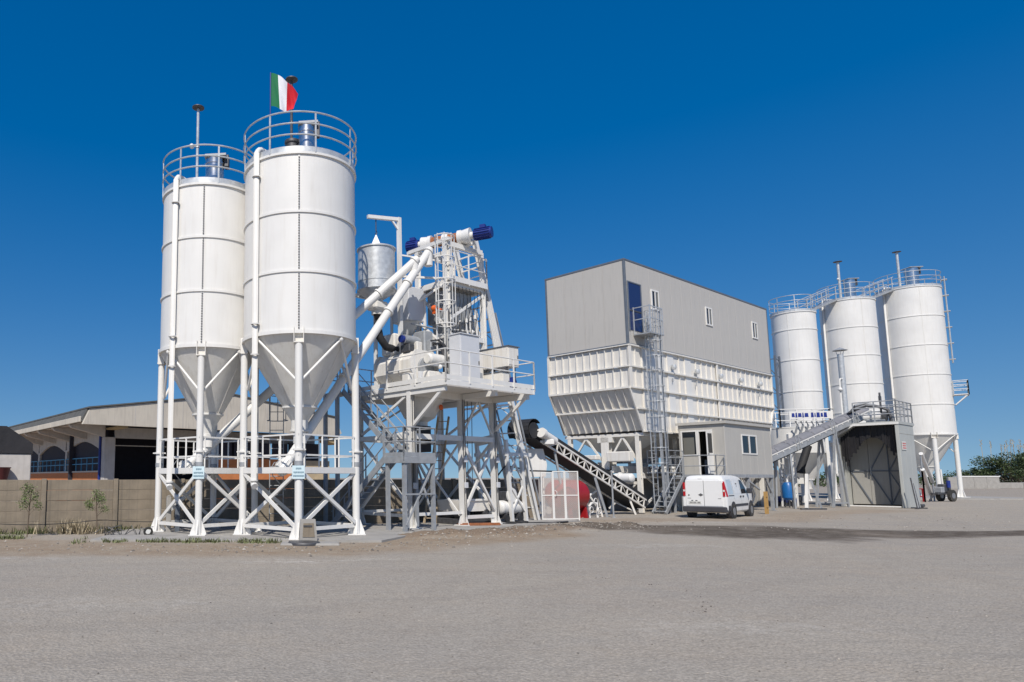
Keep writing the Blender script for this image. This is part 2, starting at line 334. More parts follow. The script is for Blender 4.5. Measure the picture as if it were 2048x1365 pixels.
def groundmat():
    m = bpy.data.materials.new('gravel_yard'); m.use_nodes = True; nt = m.node_tree; N = nt.nodes; L = nt.links
    b = N['Principled BSDF']; b.inputs['Roughness'].default_value = 0.93; b.inputs['Specular IOR Level'].default_value = 0.2
    tc = N.new('ShaderNodeTexCoord'); va = N.new('ShaderNodeVertexColor'); va.layer_name = 'mask'
    sp = N.new('ShaderNodeSeparateColor'); L.new(va.outputs[0], sp.inputs[0])
    def nz(scale, det=4, ro=.6, mapping=None):
        n = N.new('ShaderNodeTexNoise'); n.inputs['Scale'].default_value = scale; n.inputs['Detail'].default_value = det; n.inputs['Roughness'].default_value = ro
        if mapping:
            mp = N.new('ShaderNodeMapping'); mp.inputs['Scale'].default_value = mapping[0]; mp.inputs['Rotation'].default_value = (0, 0, mapping[1]); L.new(tc.outputs['Object'], mp.inputs[0]); L.new(mp.outputs[0], n.inputs['Vector'])
        else: L.new(tc.outputs['Object'], n.inputs['Vector'])
        return n.outputs['Fac']
    def ramp(f, a, c, lo, hi):
        r = N.new('ShaderNodeMapRange'); r.inputs['From Min'].default_value = a; r.inputs['From Max'].default_value = c; r.inputs['To Min'].default_value = lo; r.inputs['To Max'].default_value = hi
        L.new(f, r.inputs['Value']); return r.outputs[0]
    def mix(f, a, c, blend='MIX'):
        x = N.new('ShaderNodeMix'); x.data_type = 'RGBA'; x.blend_type = blend
        if isinstance(f, float): x.inputs[0].default_value = f
        else: L.new(f, x.inputs[0])
        for i, t in ((6, a), (7, c)):
            if isinstance(t, tuple): x.inputs[i].default_value = (*t, 1)
            else: L.new(t, x.inputs[i])
        return x.outputs[2]
    def mul(f, g):
        x = N.new('ShaderNodeMath'); x.operation = 'MULTIPLY'
        for i, t in ((0, f), (1, g)):
            if isinstance(t, float): x.inputs[i].default_value = t
            else: L.new(t, x.inputs[i])
        return x.outputs[0]
    col = mix(ramp(nz(.22, 5), .35, .65, 0, 1), (.39, .348, .29), (.352, .318, .274))
    col = mix(ramp(nz(.9, 6, .7), .45, .72, 0, .55), col, (.42, .36, .285))
    col = mix(ramp(nz(1.1, 5, .6, ((.22, 2.6, 1), R(-12))), .52, .75, 0, .45), col, (.30, .275, .24))   # long faint wheel tracks
    col = mix(mul(sp.outputs[2], .95), col, mix(ramp(nz(1.6, 6), .35, .65, 0, 1), (.30, .225, .155), (.36, .295, .22)))
    col = mix(mul(sp.outputs[1], .85), col, (.225, .165, .115))
    col = mix(mul(sp.outputs[0], ramp(nz(2.2, 6, .7), .3, .55, .62, 1.0)), col, (.105, .085, .066))
    vb = N.new('ShaderNodeVertexColor'); vb.layer_name = 'track'; sb = N.new('ShaderNodeSeparateColor'); L.new(vb.outputs[0], sb.inputs[0])
    col = mix(mul(sb.outputs[0], ramp(nz(5, 4, .7), .3, .7, .05, .38)), col, (.275, .24, .20))
    col = mix(mul(sb.outputs[1], ramp(nz(3.5, 5, .7), .4, .65, .0, .9)), col, (.56, .52, .46))
    col = mix(ramp(nz(.45, 7, .72), .60, .85, 0, .28), col, (.285, .25, .205))
    col = mix(ramp(nz(.33, 6, .7), .5, .75, 0, .5), col, (.40, .335, .265))
    fine = nz(38, 3, .75); vor = N.new('ShaderNodeTexVoronoi'); vor.inputs['Scale'].default_value = 26; L.new(tc.outputs['Object'], vor.inputs['Vector'])
    g1 = mul(ramp(fine, .25, .75, .72, 1.28), ramp(vor.outputs['Distance'], 0, .7, 1.10, .86))
    g1 = mul(g1, ramp(nz(7, 4, .7), .3, .7, .90, 1.10))
    sv = N.new('ShaderNodeVectorMath'); sv.operation = 'SCALE'; L.new(col, sv.inputs[0]); L.new(g1, sv.inputs['Scale'])
    L.new(sv.outputs[0], b.inputs['Base Color'])
    bp = N.new('ShaderNodeBump'); bp.inputs['Strength'].default_value = .55; bp.inputs['Distance'].default_value = .02
    hh = N.new('ShaderNodeMath'); hh.operation = 'ADD'; L.new(fine, hh.inputs[0]); L.new(ramp(vor.outputs['Distance'], 0, .8, .8, 0), hh.inputs[1])
    L.new(hh.outputs[0], bp.inputs['Height']); L.new(bp.outputs[0], b.inputs['Normal'])
    return m
gm.materials.append(groundmat())
struct(inst('ground', gm))

slab = MB(); slab.prism([(-5.9, 18.55, -.1), (1.9, 18.35, -.1), (3.2, 20.6, -.1), (3.2, 25.0, -.1), (-5.9, 23.2, -.1)], (0, 0, .15))
struct(slab.build('concrete_slab', M['concrete'], smooth=False))
slab = MB(); slab.prism([(3.26, 21.4, -.1), (5.2, 22.4, -.1), (10.6, 27.0, -.1), (9.0, 30, -.1), (3.26, 25.6, -.1)], (0, 0, .14))
struct(slab.build('concrete_slab', M['concrete'], smooth=False))
slab = MB(); slab.box(44, 57.5, 53, 60.5, -.1, .12)
struct(slab.build('concrete_slab', M['concrete'], smooth=False))

# loose stones on the yard
st = MB(); rs = random.Random(3)
def stone(x, y, r, z=None):
    z = ground_h(x, y) if z is None else z
    vs = [(x+r*a*(.7+.6*rs.random()), y+r*b*(.7+.6*rs.random()), z+r*c*(.5+.5*rs.random())+r*.2) for a, b, c in ((1,0,0),(0,1,0),(-1,0,0),(0,-1,0),(0,0,1),(0,0,-1))]
    st.add(vs, [(0,1,4),(1,2,4),(2,3,4),(3,0,4),(1,0,5),(2,1,5),(3,2,5),(0,3,5)])
for i in range(2600):
    y = 3.5 + 15*rs.random()**1.3; x = (rs.uniform(-.5, 1.12))*y; stone(x, y, .004 + .012*rs.random()**3)
for i in range(900):
    t = rs.random(); a, b = MOUND[int(t*4)], MOUND[int(t*4)+1]; p = lerp(a[:2]+(0,), b[:2]+(0,), (t*4) % 1)
    stone(p.x+rs.gauss(0, .6), p.y+rs.gauss(0, .5), .012 + .04*rs.random()**3)
for i in range(900):
    k = rs.randrange(len(BROWN)-1); a, b = BROWN[k], BROWN[k+1]; p = lerp(a[:2]+(0,), b[:2]+(0,), rs.random())
    stone(p.x+rs.gauss(0, .6), p.y+rs.gauss(0, .9), .01 + .035*rs.random()**3)
for i in range(500):
    stone(rs.uniform(10, 30), rs.uniform(22, 31), .012 + .035*rs.random()**4)
stuff(st.build('gravel', M['stone'], smooth=False))
# a ring of dark clods shed by a tyre
cl = MB(); st_, st = st, cl
for i in range(46):
    t = R(-62 + 125*rs.random()); stone(4.1 + 1.55*math.cos(t) + rs.gauss(0, .05), 10.4 + 1.75*math.sin(t) + rs.gauss(0, .07), .006 + .014*rs.random()**3)
stuff(cl.build('dirt_clods', mat('dark_clod', (.12, .105, .09), .95), smooth=False)); st = st_

# ------------------------------------------------------------------ precast boundary wall
def wall_pt(X): return V((X, 25 + .42*X, 0))
wdir = V((1, .42, 0)).normalized(); wang = math.atan2(.42, 1)
wall0 = wall_pt(-8.34)
wall = thing('boundary_wall', 'weathered brown concrete plank wall with posts, behind the silos', 'wall', wall0, wang)
sp_ = 2.18
plank = MB(); plank.bbox(.075, sp_-.075, -.025, .03, 0, .322, .008); plank = plank.mesh('plank', M['precast'])
postm = MB(); postm.bbox(-.075, .075, -.085, .06, 0, 1.70, .012); postm = postm.mesh('post', M['precast'])
for k in range(-6, 9):
    inst('post', postm, wall, (k*sp_, 0, -.03))
    for j in range(5):
        inst('plank', plank, wall, (k*sp_, rs.gauss(0, .004), .01 + j*.326), (0, rs.gauss(0, .002), 0))
# cable strung along the wall
cab = MB(); pts = []
for i in range(61):
    t = i/60; x = -16 + 13.0*t; s_ = ((x/3.2) % 1); pts.append((x*1.0, 24.2 + .42*x - .35, .42 - .10*math.sin(math.pi*s_)))
tag(cab.path(pts, .012, 6).build('hose', M['rubber']), 'thin black hose strung low along the brown plank wall', 'hose')
# two stakes
for (x, y, h, w, nm, lb) in ((-4.35, 21.2, 1.12, .075, 'concrete_stake', 'pale concrete stake standing before the plank wall beside the silo leg'), (-4.12, 21.4, .85, .07, 'dark_stake', 'short dark post standing next to the pale concrete stake')):
    b = MB(); b.bbox(-w, w, -.05, .05, 0, h, .015)
    b.prism([(-w, -.05, h), (w, -.05, h), (0, -.05, h+.05)], (0, .1, 0))
    o = b.build(nm, M['concrete'] if 'conc' in nm else M['trim'], None, (x, y, 0), (0, 0, wang)); tag(o, lb, 'stake')
# ------------------------------------------------------------------ silos
def filter_unit(root, x, y, z, r=.27, h=.75, lid=True):
    f = MB(); f.lathe([(0, 0), (r, 0), (r, h*.1), (r+.015, h*.1), (r+.015, h*.14), (r, h*.14), (r, h*.8), (r+.02, h*.8), (r+.02, h*.86), (r, h*.86), (r, h), (0, h)], 28, (x, y, z))
    f = f.build('dust_filter', M['inox'], root)
    if lid:
        l = MB(); l.prism([(x-r*1.05, y-r*1.05, z+h+.01), (x+r*1.3, y-r*1.05, z+h+.03), (x+r*1.3, y-r*1.05, z+h+.10), (x-r*.95, y-r*1.05, z+h+.06)], (0, r*2.1, 0)); l.build('filter_lid', M['galvdull'], f)
        e = MB(); e.bbox(x+r*1.05, x+r*1.55, y-.12, y+.14, z+h*.72, z+h+.14, .02); e.build('fan_box', M['steel'], f)
def vent_pipe(root, x, y, z, h, knob=True, dark=False, pr=.045):
    p = MB(); p.path([(x+.12, y, z), (x+.03, y, z+.15), (x, y, z+.3), (x, y, z+h)], pr, 10); p.lathe([(.065, 0), (.065, .06)], 10, (x, y, z+h*.55))
    p = p.build('vent_pipe', M['steel'] if dark else M['galv'], root)
    c = MB(); c.lathe([(.0, .05), (.11+pr*2, .0), (.11+pr*2, -.025), (.06, -.05), (0, -.06)], 24, (x, y, z+h+.06)); c.build('vent_cap', M['steel'], p)
    if knob:
        k = MB(); k.tube((x, y, z+h*.57), (x-.13, y-.08, z+h*.55), .02); k.ball((x-.17, y-.1, z+h*.55), .085, 10, 6); k.build('warning_lamp', M['white'], p)
def silo(name, label, x, y, Rr, zt, nshell, zc, rb, zb, legr, legs, rail_h=1.05, sx=0.0, zoff=.05, group=None, brace=True, platform=True, ladder=None,
         pipe=None, filters=True, vent=None, seam=0.0, zlist=None, bracez=(.35, 1.78), bolts=True, cage=None, walk=None):
    root = thing(name, label, 'silo', (x, y, zoff), 0, group); n = 64
    zs = [zc + (zt-zc)*i/nshell for i in range(nshell+1)]
    if zlist: zs = zlist; nshell = len(zs)-1
    for a, b in zip(zs, zs[1:]):
        MB().lathe([(Rr, a+.015), (Rr+.001, (a+b)/2), (Rr, b-.015)], n).build('shell', M['white'], root)
    for i, z in enumerate(zs):
        e = .05 if i in (0, nshell) else .036
        hh = .05 if i in (0,) else .034
        MB().lathe([(Rr-.01, z+hh), (Rr+e, z+hh), (Rr+e, z-hh), (Rr-.01, z-hh)], n).build('flange', M['white'], root)
    MB().lathe([(Rr+.012, zt+.04), (Rr+.03, zt+.045), (Rr+.03, zt+.20), (Rr+.015, zt+.20)], n).build('kick_plate', M['galv'], root)
    MB().lathe([(Rr+.01, zt+.06), (Rr*.5, zt+.19), (0, zt+.27)], n).build('roof', M['galv'], root)
    # cone and outlet
    zm = zc + (zb-zc)*.83; rm = Rr + (rb-Rr)*.83
    cone = MB(); cone.lathe([(Rr-.01, zc-.03), (rm, zm)], n); cone = cone.build('cone', M['conewhite'], root)
    MB().lathe([(rm, zm), (rm+.035, zm+.01), (rm+.035, zm-.045), (rm-.01, zm-.05), (rb, zb), (rb, zb-.28), (rb+.04, zb-.28), (rb+.04, zb-.34), (0, zb-.34)], 32).build('outlet', M['conewhite'], root)
    for k in range(4):
        t = R(45+90*k+8); p = V((Rr*math.cos(t)*.99, Rr*math.sin(t)*.99, zc-.03)); q = V((rm*math.cos(t), rm*math.sin(t), zm)); nrm = V((math.cos(t), math.sin(t), -.5)).normalized()*.01
        MB().beam(p+nrm, q+nrm, .05, .012, nrm).build('cone_seam', M['cream'], cone)
    # bolted seam
    if seam is not None:
        t = R(-90) + seam; sm_ = MB(); c, s_ = math.cos(t), math.sin(t)
        sm_.beam((c*(Rr+.006), s_*(Rr+.006), zc+.06), (c*(Rr+.006), s_*(Rr+.006), zt-.05), .055, .012, (c, s_, 0))
        sm_ = sm_.build('seam_strip', M['white'] if bolts else M['conewhite'], root)
        if bolts:
            bo = MB(); z = zc+.1
            while z < zt-.08:
                bo.cbox((c*(Rr+.02), s_*(Rr+.02), z), (.038, .03, .038)); z += .078
            stuff(bo.build('bolt_row', M['steel'], sm_))
    # legs
    lr = Rr*.985
    ltop = zc - .32
    pos = []
    for a in legs:
        t = R(a); px, py = lr*math.cos(t), lr*math.sin(t); pos.append(V((px, py, 0)))
        lg = MB(); lg.tube((px, py, .02), (px, py, ltop), legr, n=18); lg = lg.build('leg', M['white'], root)
        f = MB(); w = legr*2.5; f.cbox((px, py, .012), (w*1.9, w*1.9, .024))
        for d in (0, 90, 180, 270):
            u = V((math.cos(R(d)), math.sin(R(d)), 0)); nn = V((-u.y, u.x, 0))*.012; b = V((px, py, .024)); h = legr*4.2
            f.prism([b+u*legr*.9-nn, b+u*w*.92-nn, b+u*w*.92+V((0, 0, .04))-nn, b+u*legr*.9+V((0, 0, h))-nn], nn*2)
        f.build('foot', M['white'], lg, smooth=False)
        br = MB(); out = V((math.cos(t), math.sin(t), 0)); sd_ = V((-out.y, out.x, 0)); b = V((px, py, ltop))
        for k in (-1, 1): br.beam(b+sd_*k*legr*1.25-V((0, 0, .02)), b+sd_*k*legr*1.25+V((0, 0, .46)), .02, legr*1.9, out)
        br.beam(b+V((0, 0, .0)), b+V((0, 0, .03)), legr*2.7, legr*2.2, out); br.beam(b-out*legr*.5+V((0, 0, .03)), b-out*legr*.5+V((0, 0, .4)), legr*2.4, .02, out)
        br.build('bracket', M['cream'], lg, smooth=False)
        if brace:
            for zz, hh, rr in ((2.42, .05, 1.5), (2.05, .12, 1.12)):
                c = MB(); c.lathe([(legr*rr, -hh/2), (legr*rr, hh/2), (legr*.9, hh/2), (legr*.9, -hh/2)], 16, (px, py, zz))
                if rr > 1.2: c.beam((px-.2, py, zz), (px+.2, py, zz), .035, .035)
                c.build('collar', M['white'] if rr > 1.2 else M['galvdull'], lg)
    for i in range(len(legs)):
        a, b = pos[i], pos[(i+1) % len(legs)]
        mid = R((legs[i] + (legs[(i+1) % len(legs)] + (360 if i == len(legs)-1 else 0)))/2)
        rim = V((Rr*.99*math.cos(mid), Rr*.99*math.sin(mid), zc-.12))
        for e in (a, b):
            q = V((e.x*.93, e.y*.93, zc-1.42)); MB().tube(q, rim, .038, n=8).build('strut', M['white'], root)
        MB().ball(rim, .075, 8, 6).build('strut_lug', M['white'], root)
        if brace:
            d = (b-a).normalized()*legr; up = V((0, 0, 1))
            MB().beam(a+d+up*.26, b-d+up*.26, .07, .10).build('tie_bar', M['white'], root)
            MB().beam(a+d+up*bracez[0], b-d+up*bracez[1], .05, .10).build('brace', M['white'], root)
            o = (b-a).cross(up).normalized()*.055
            MB().beam(a+d+up*bracez[1]+o, b-d+up*bracez[0]+o, .05, .10).build('brace', M['white'], root)
    # top guard rail
    zr = zt + .18
    for h in (.36, .70, rail_h): MB().ring((0, 0, zr+h), Rr+.05, .024, 56, 6).build('guard_rail', M['galv'], root)
    for k in range(8):
        t = 2*math.pi*(k+.35)/8; MB().beam(((Rr+.045)*math.cos(t), (Rr+.045)*math.sin(t), zt+.02), ((Rr+.045)*math.cos(t), (Rr+.045)*math.sin(t), zr+rail_h), .05, .02, (math.cos(t), math.sin(t), 0)).build('rail_post', M['galv'], root)
    # fill pipe
    if pipe:
        ta, zlow, pr = pipe; t = R(ta); rr = Rr+.12; ex, ey = rr*math.cos(t), rr*math.sin(t); pt = zt+.33
        P = [(ex, ey, zlow)] + [(ex, ey, pt-.16)] + [(ex*(1-.03*k), ey*(1-.03*k), pt-.16+.16*math.sin(R(30*k))) for k in (1, 2, 3)] + [(ex*.62, ey*.62+.1, pt+.0), (ex*.5, ey*.5+.15, pt-.06)]
        fp = MB(); fp.path(P, pr, 12); fp = fp.build('fill_pipe', M['white'], root)
        for zz in (zlow+.03, zlow+ (zt-zlow)*.38, zc+.3, zt-.55):
            c = MB(); c.lathe([(pr*1.5, -.02), (pr*1.5, .02), (pr*.9, .02), (pr*.9, -.02)], 12, (ex, ey, zz)); c.beam((ex-.1, ey, zz), (ex+.12, ey, zz), .03, .03); c.build('pipe_clamp', M['white'], fp)
        MB().path([(ex, ey, zlow), (ex+.01, ey-.02, zlow-.08), (ex+.04, ey-.1, zlow-.14)], pr*1.15, 10).build('pipe_mouth', M['white'], fp)
    if filters: filter_unit(root, *filters)
    if vent: vent_pipe(root, *vent)
    # working deck with hand rails between the legs
    if platform:
        dz = 1.86; k = .98
        dk = MB(); dk.prism([(p.x*k, p.y*k, dz-.03) for p in pos], (0, 0, .03)); dk = dk.build('deck', M['galvdull'], root, smooth=False)
        for i in range(len(pos)):
            a, b = pos[i]*1.02, pos[(i+1) % 4]*1.02; d = (b-a).normalized(); out = d.cross(V((0, 0, 1))); off = out*(legr*.4 if i in (3,) else legr*.2)
            a2, b2 = a+d*legr*1.2+off, b-d*legr*(1.2 if i in (0, 1, 2) else -.6)+off
            z = V((0, 0, 1)); MB().beam(a2+z*(dz-.0), b2+z*(dz-.0), .05, .17).build('edge_beam', M['white'], root)
            for h in (.42, .98): MB().beam(a2+z*(dz+h), b2+z*(dz+h), .038, .045).build('hand_rail', M['white'], root)
            for t in (.03, .36, .68, .97):
                p = lerp(a2, b2, t); MB().beam(p+z*(dz+.09), p+z*(dz+.96), .042, .042).build('rail_post', M['white'], root)
    if ladder:
        lx, ly, z0, z1, zc0 = ladder; la = MB(); w = .22
        ld = None
        for s_ in (-1, 1):
            o = MB().beam((lx+s_*w, ly, z0), (lx+s_*w, ly, z1), .03, .05).build('ladder_rail', M['galvdull'], root); ld = ld or o
        z = z0+.2
        while z < z1: MB().tube((lx-w, ly, z), (lx+w, ly, z), .014, n=6).build('ladder_rung', M['galvdull'], root); z += .3
        z = zc0
        while z <= z1:
            MB().path([(lx-w, ly, z)] + [(lx+.36*math.sin(R(a)), ly+.30-.38*math.cos(R(a)), z) for a in range(-110, -261, -30)] + [(lx+w, ly, z)], .016, 5).build('cage_hoop', M['galvdull'], root); z += .85
        for a in (130, 180, 230): MB().beam((lx+.36*math.sin(R(a)), ly+.30-.38*math.cos(R(a)), zc0), (lx+.36*math.sin(R(a)), ly+.30-.38*math.cos(R(a)), z1), .03, .012).build('cage_strap', M['galvdull'], root)
    return root, pos
def signboard(root, p, w, h, seed):
    r_ = random.Random(seed); s_ = MB(); s_.bbox(p[0]-w/2, p[0]+w/2, p[1]-.008, p[1]+.008, p[2]-h/2, p[2]+h/2, .003); s_ = s_.build('sign_plate', M['signface'], root); s_['label'] = 'pale blue notice plate with three rows of lettering'
    mk = MB()
    for row, (half, zz) in enumerate(((.42, .27), (.80, -.02), (.84, -.28))):
        x = -half*w/2
        while x < half*w/2:
            ww = w*r_.uniform(.035, .08); mk.box(p[0]+x, p[0]+x+ww, p[1]-.0115, p[1]-.0085, p[2]+zz*h-h*.065*r_.uniform(.7, 1.2), p[2]+zz*h+h*.075); x += ww + w*.018
    stuff(mk.build('lettering', M['marks'], s_, smooth=False))

nearsilo, npos = silo('cement_silo', 'big white cement silo with green, white and red flag on its roof', -.31, 20.3, 1.70, 10.93, 3, 5.70, .26, 3.35, .108, (-90, 0, 90, 180),
    ladder=(-.78, 1.95, .3, 10.9, 3.55), pipe=(-133.5, 1.55, .082), filters=(.22, -.95, 11.05, .25, 1.05), vent=(-.28, .3, 11.15, 3.2, False, True))
sfl = MB(); sfl.lathe([(0, 0), (.2, 0), (.2, .6), (.24, .62), (.24, .7), (0, .7)], 20, (-.22, -.7, 11.08)); sfl.build('dust_filter', M['steel'], nearsilo)
signboard(nearsilo, (0, -1.675-.13, 1.80), .34, .36, 1)
leftsilo, lpos = silo('cement_silo', 'smaller white cement silo behind the saplings, topped by a plain mast', -3.24, 21.5, 1.53, 10.62, 3, 5.58, .24, 3.25, .102, (-90, 0, 90, 180),
    pipe=(-123, 1.5, .08), filters=(.22, -.85, 10.75, .29, .95), vent=(-.48, -.1, 10.85, 3.0, True, False))
signboard(leftsilo, (0, -1.51-.12, 1.80), .34, .36, 2)
# flag
fl = thing('flag', 'green, white and red flag flying from a dark pole on the silo', 'flag', (-1.19, 19.3, 11.02))
pole = MB(); pole.tube((0, 0, -.02), (0, 0, 2.85), .022, n=10); pole.tube((0, 0, -.02), (0, 0, 1.2), .03, n=10); pole = pole.build('flag_pole', M['bluemarks'], fl)
def flag_strip(u0, u1, m, nm):
    b = MB(); nu, nv = 8, 16; vs = []
    for j in range(nv+1):
        for i in range(nu+1):
            u = u0 + (u1-u0)*i/nu; v = j/nv
            top = V((.72*u**1.25, 0, -.60*u**1.3 + .07*math.sin(3.1*u))); bot = V((.10 + .50*u**1.2, 0, -1.06 - .12*math.sin(2.6*u)))
            hoist = V((0, 0, -1.06*v)); p = top.lerp(bot, v)
            p = p.lerp(hoist, max(0, 1-u*9)) if u < .11 else p
            p.x *= 1.12
            p.y = -.13*math.sin(4.4*u + 1.6*v)*u - .035*math.sin(17*u-6*v)*u; p.z += .03*math.sin(9*u+6*v)*u
            vs.append((p.x+.02, p.y, p.z+2.84))
    fs = [(j*(nu+1)+i, j*(nu+1)+i+1, (j+1)*(nu+1)+i+1, (j+1)*(nu+1)+i) for j in range(nv) for i in range(nu)]
    b.add(vs, fs); b.build(nm, m, fl)
flag_strip(0, .333, M['fgreen'], 'green_cloth'); flag_strip(.333, .666, M['fwhite'], 'white_cloth'); flag_strip(.666, 1, M['fred'], 'red_cloth')

# screw conveyors from the silo outlets up to the tower
def screw(label, p, q, r, low):
    t = thing('screw_conveyor', label, 'conveyor', p); p, q = V(p), V(q); d = (q-p).normalized(); L = (q-p).length
    s0 = -d*low; body = MB(); body.tube(s0, q-p, r, n=20); body = body.build('tube', M['white'], t)
    for k in (.30, .64, .80, .985): 
        f = MB(); c = d*(L*k); f.tube(c-d*.03, c+d*.03, r+.045, n=20); f.build('flange', M['white'], body)
    mo = MB(); e = s0; mo.tube(e, e-d*.12, r*.95, n=18); mo.tube(e-d*.12, e-d*.52, .17, n=18); mo.tube(e-d*.52, e-d*.60, .175, .12, n=18)
    x, a, b = basis(d)
    for k in range(12): 
        an = R(30*k); v = a*math.cos(an)+b*math.sin(an); mo.beam(e-d*.15+v*.175, e-d*.5+v*.175, .012, .03, v)
    mo = mo.build('motor', M['white'], t); bx = MB(); bx.beam(e-d*.3+b*.2, e-d*.48+b*.2, .16, .09, b); bx.build('terminal_box', M['white'], mo)
    cb = MB(); cb.path([e-d*.35+b*.24, e-d*.45+b*.34, e-d*.62+b*.30-a*.05, e-d*.75+b*.1-a*.1, e-d*.8-b*.5-a*.1], .014, 6); cb.build('cable', M['galvdull'], mo)
    i_ = MB(); i_.tube((0, 0, .0), (0, 0, .42), .2, n=16); i_.lathe([(.25, 0), (.25, .04)], 16, (0, 0, .38)); i_.build('inlet', M['white'], t)
    ou = MB(); ou.tube(q-p-d*.15, q-p-d*.15+V((0, 0, -.5)), r*1.05, n=16); ou.build('outlet_spout', M['white'], t)
    return t
screw('white screw tube rising from the flag silo to the tower top', (-.30, 20.3, 2.72), (4.26, 23.37, 9.75), .142, .55)
screw('white screw tube rising from the mast silo to the tower, ending lower', (-3.22, 21.5, 2.66), (3.74, 22.99, 9.28), .142, .55)
# square concrete chamber and manhole at the front leg
ch = thing('concrete_box', 'grey concrete inspection box leaning beside the front silo leg', 'box', (-.05, 18.28, .05), R(4))
b = MB(); b.prism([(-.24, -.1, 0), (.24, -.1, 0), (.19, -.1, .56), (-.20, -.1, .56)], (0, .22, 0)); b.build('casing', M['concrete'], ch, smooth=False)
b = MB(); b.prism([(-.15, -.115, .10), (.17, -.115, .10), (.14, -.115, .46), (-.13, -.115, .46)], (0, .012, 0)); b.build('cover', M['precast'], ch, smooth=False)
b = MB(); b.box(-.13, .10, -.135, -.117, .37, .41); b.build('grip', M['steel'], ch)
mh = thing('manhole_slab', 'low round edged concrete manhole slab in the gravel before the silos', 'manhole', (.0, 17.75, 0))
b = MB(); b.bbox(-.75, .75, -.3, .35, -.05, .05, .03); b.build('frame', M['concrete'], mh)
b = MB(); b.lathe([(0, .075), (.40, .07), (.42, .04), (.42, 0)], 28, (-.15, 0, .0)); b.build('lid', M['steel'], mh)
# ------------------------------------------------------------------ mixing tower (plant axes: +x right/back, +y left/back)
PA = R(36.3)
TN = (3.37, 22.72, .04)
tw = thing('mixing_tower', 'white steel mixing tower frame with railed deck, between silos and hopper building', 'tower', TN, PA)
Z = V((0, 0, 1)); DK = 4.80
LEG = [(0, 0), (2.5, 0), (4.25, 0), (0, 2.6), (2.5, 2.6), (4.25, 2.6)]
for (x, y) in LEG:
    l = MB(); l.hbeam((x, y, 0), (x, y, DK-.2), .18, .18, .018, (1, 0, 0)); l = l.build('leg', M['white'], tw, smooth=False)
    f = MB(); f.cbox((x, y, .015), (.5, .5, .03))
    for d in (0, 90, 180, 270):
        u = V((math.cos(R(d)), math.sin(R(d)), 0)); nn = V((-u.y, u.x, 0))*.01; b = V((x, y, .03))
        f.prism([b+u*.11-nn, b+u*.24-nn, b+u*.24+Z*.05-nn, b+u*.11+Z*.34-nn], nn*2)
    f.build('foot', M['white'], l, smooth=False)
def tb(p, q, w=.08, h=.08, nm='brace', m='white', par=None): return MB().beam(p, q, w, h).build(nm, M[m], par or tw, smooth=False)
for y in (0, 2.6):
    tb((0, y, 3.05), (4.25, y, 3.05), .14, .18, 'girder'); tb((0, y, DK-.28), (4.25, y, DK-.28), .16, .22, 'girder')
    tb((2.6, y, .28), (4.15, y, .28), .08, .12, 'tie_bar'); tb((.1, y, .45), (2.4, y, .45), .08, .10, 'tie_bar')
    tb((2.6, y+.03, .5), (4.15, y+.03, 2.7)); tb((2.6, y-.05, 2.7), (4.15, y-.05, .5))
    tb((.1, y+.03, .6), (2.4, y+.03, 2.9)) if y else None
    tb((2.4, y-.05, .6), (.1, y-.05, 2.9)) if y else None
for x in (0, 4.25):
    tb((x, 0, 3.05), (x, 2.6, 3.05), .14, .16, 'girder'); tb((x, .1, .4), (x, 2.5, .4), .08, .1, 'tie_bar'); tb((x, -1.6, DK-.28), (x, 2.9, DK-.28), .14, .2, 'girder')
    tb((x+.04, .1, .6), (x+.04, 2.5, 2.9)); tb((x-.05, 2.5, .6), (x-.05, .1, 2.9)); tb((x, 2.5, 3.2), (x, .2, 4.4))
    tb((x, -.05, 3.35), (x, -1.55, 4.55), .10, .10, 'knee_brace')
    tb((x, .02, 3.1), (x, .75, 3.0), .06, .3, 'gusset')
tb((2.5, -1.6, DK-.28), (2.5, 2.9, DK-.28), .12, .18, 'girder'); tb((2.5, -.05, 3.0), (3.2, -.02, 2.0), .06, .06) 
dk = MB(); dk.box(-.08, 4.4, -1.28, 3.1, DK-.17, DK-.12); dk.build('deck_plate', M['cream'], tw, smooth=False)
for (a, b) in (((-.1, -1.7), (4.42, -1.7)), ((-.1, 3.12), (4.42, 3.12)), ((-.1, -1.74), (-.1, 3.16)), ((4.42, -1.74), (4.42, 3.16))):
    tb(V((*a, DK-.13)), V((*b, DK-.13)), .05, .16, 'edge_beam'); tb(V((*a, DK+.06)), V((*b, DK+.06)), .012, .15, 'toe_board')
def rails(par, pts, z0, m='white', hs=(.5, .95), step=1.2, r=.021):
    for a, b in zip(pts, pts[1:]):
        a, b = V(a), V(b); n = max(1, round((b-a).length/step))
        for h in hs: MB().tube(a+Z*(z0+h), b+Z*(z0+h), r, n=8).build('hand_rail', M[m], par)
        for i in range(n+1):
            p = lerp(a, b, i/n); MB().beam(p+Z*(z0-.1), p+Z*(z0+hs[-1]), r*1.9, r*1.9).build('rail_post', M[m], par, smooth=False)
rails(tw, [(-.13, 1.0, 0), (-.13, -1.73, 0), (4.45, -1.73, 0), (4.45, 3.1, 0), (-.13, 3.1, 0), (-.13, 2.9, 0)], DK)
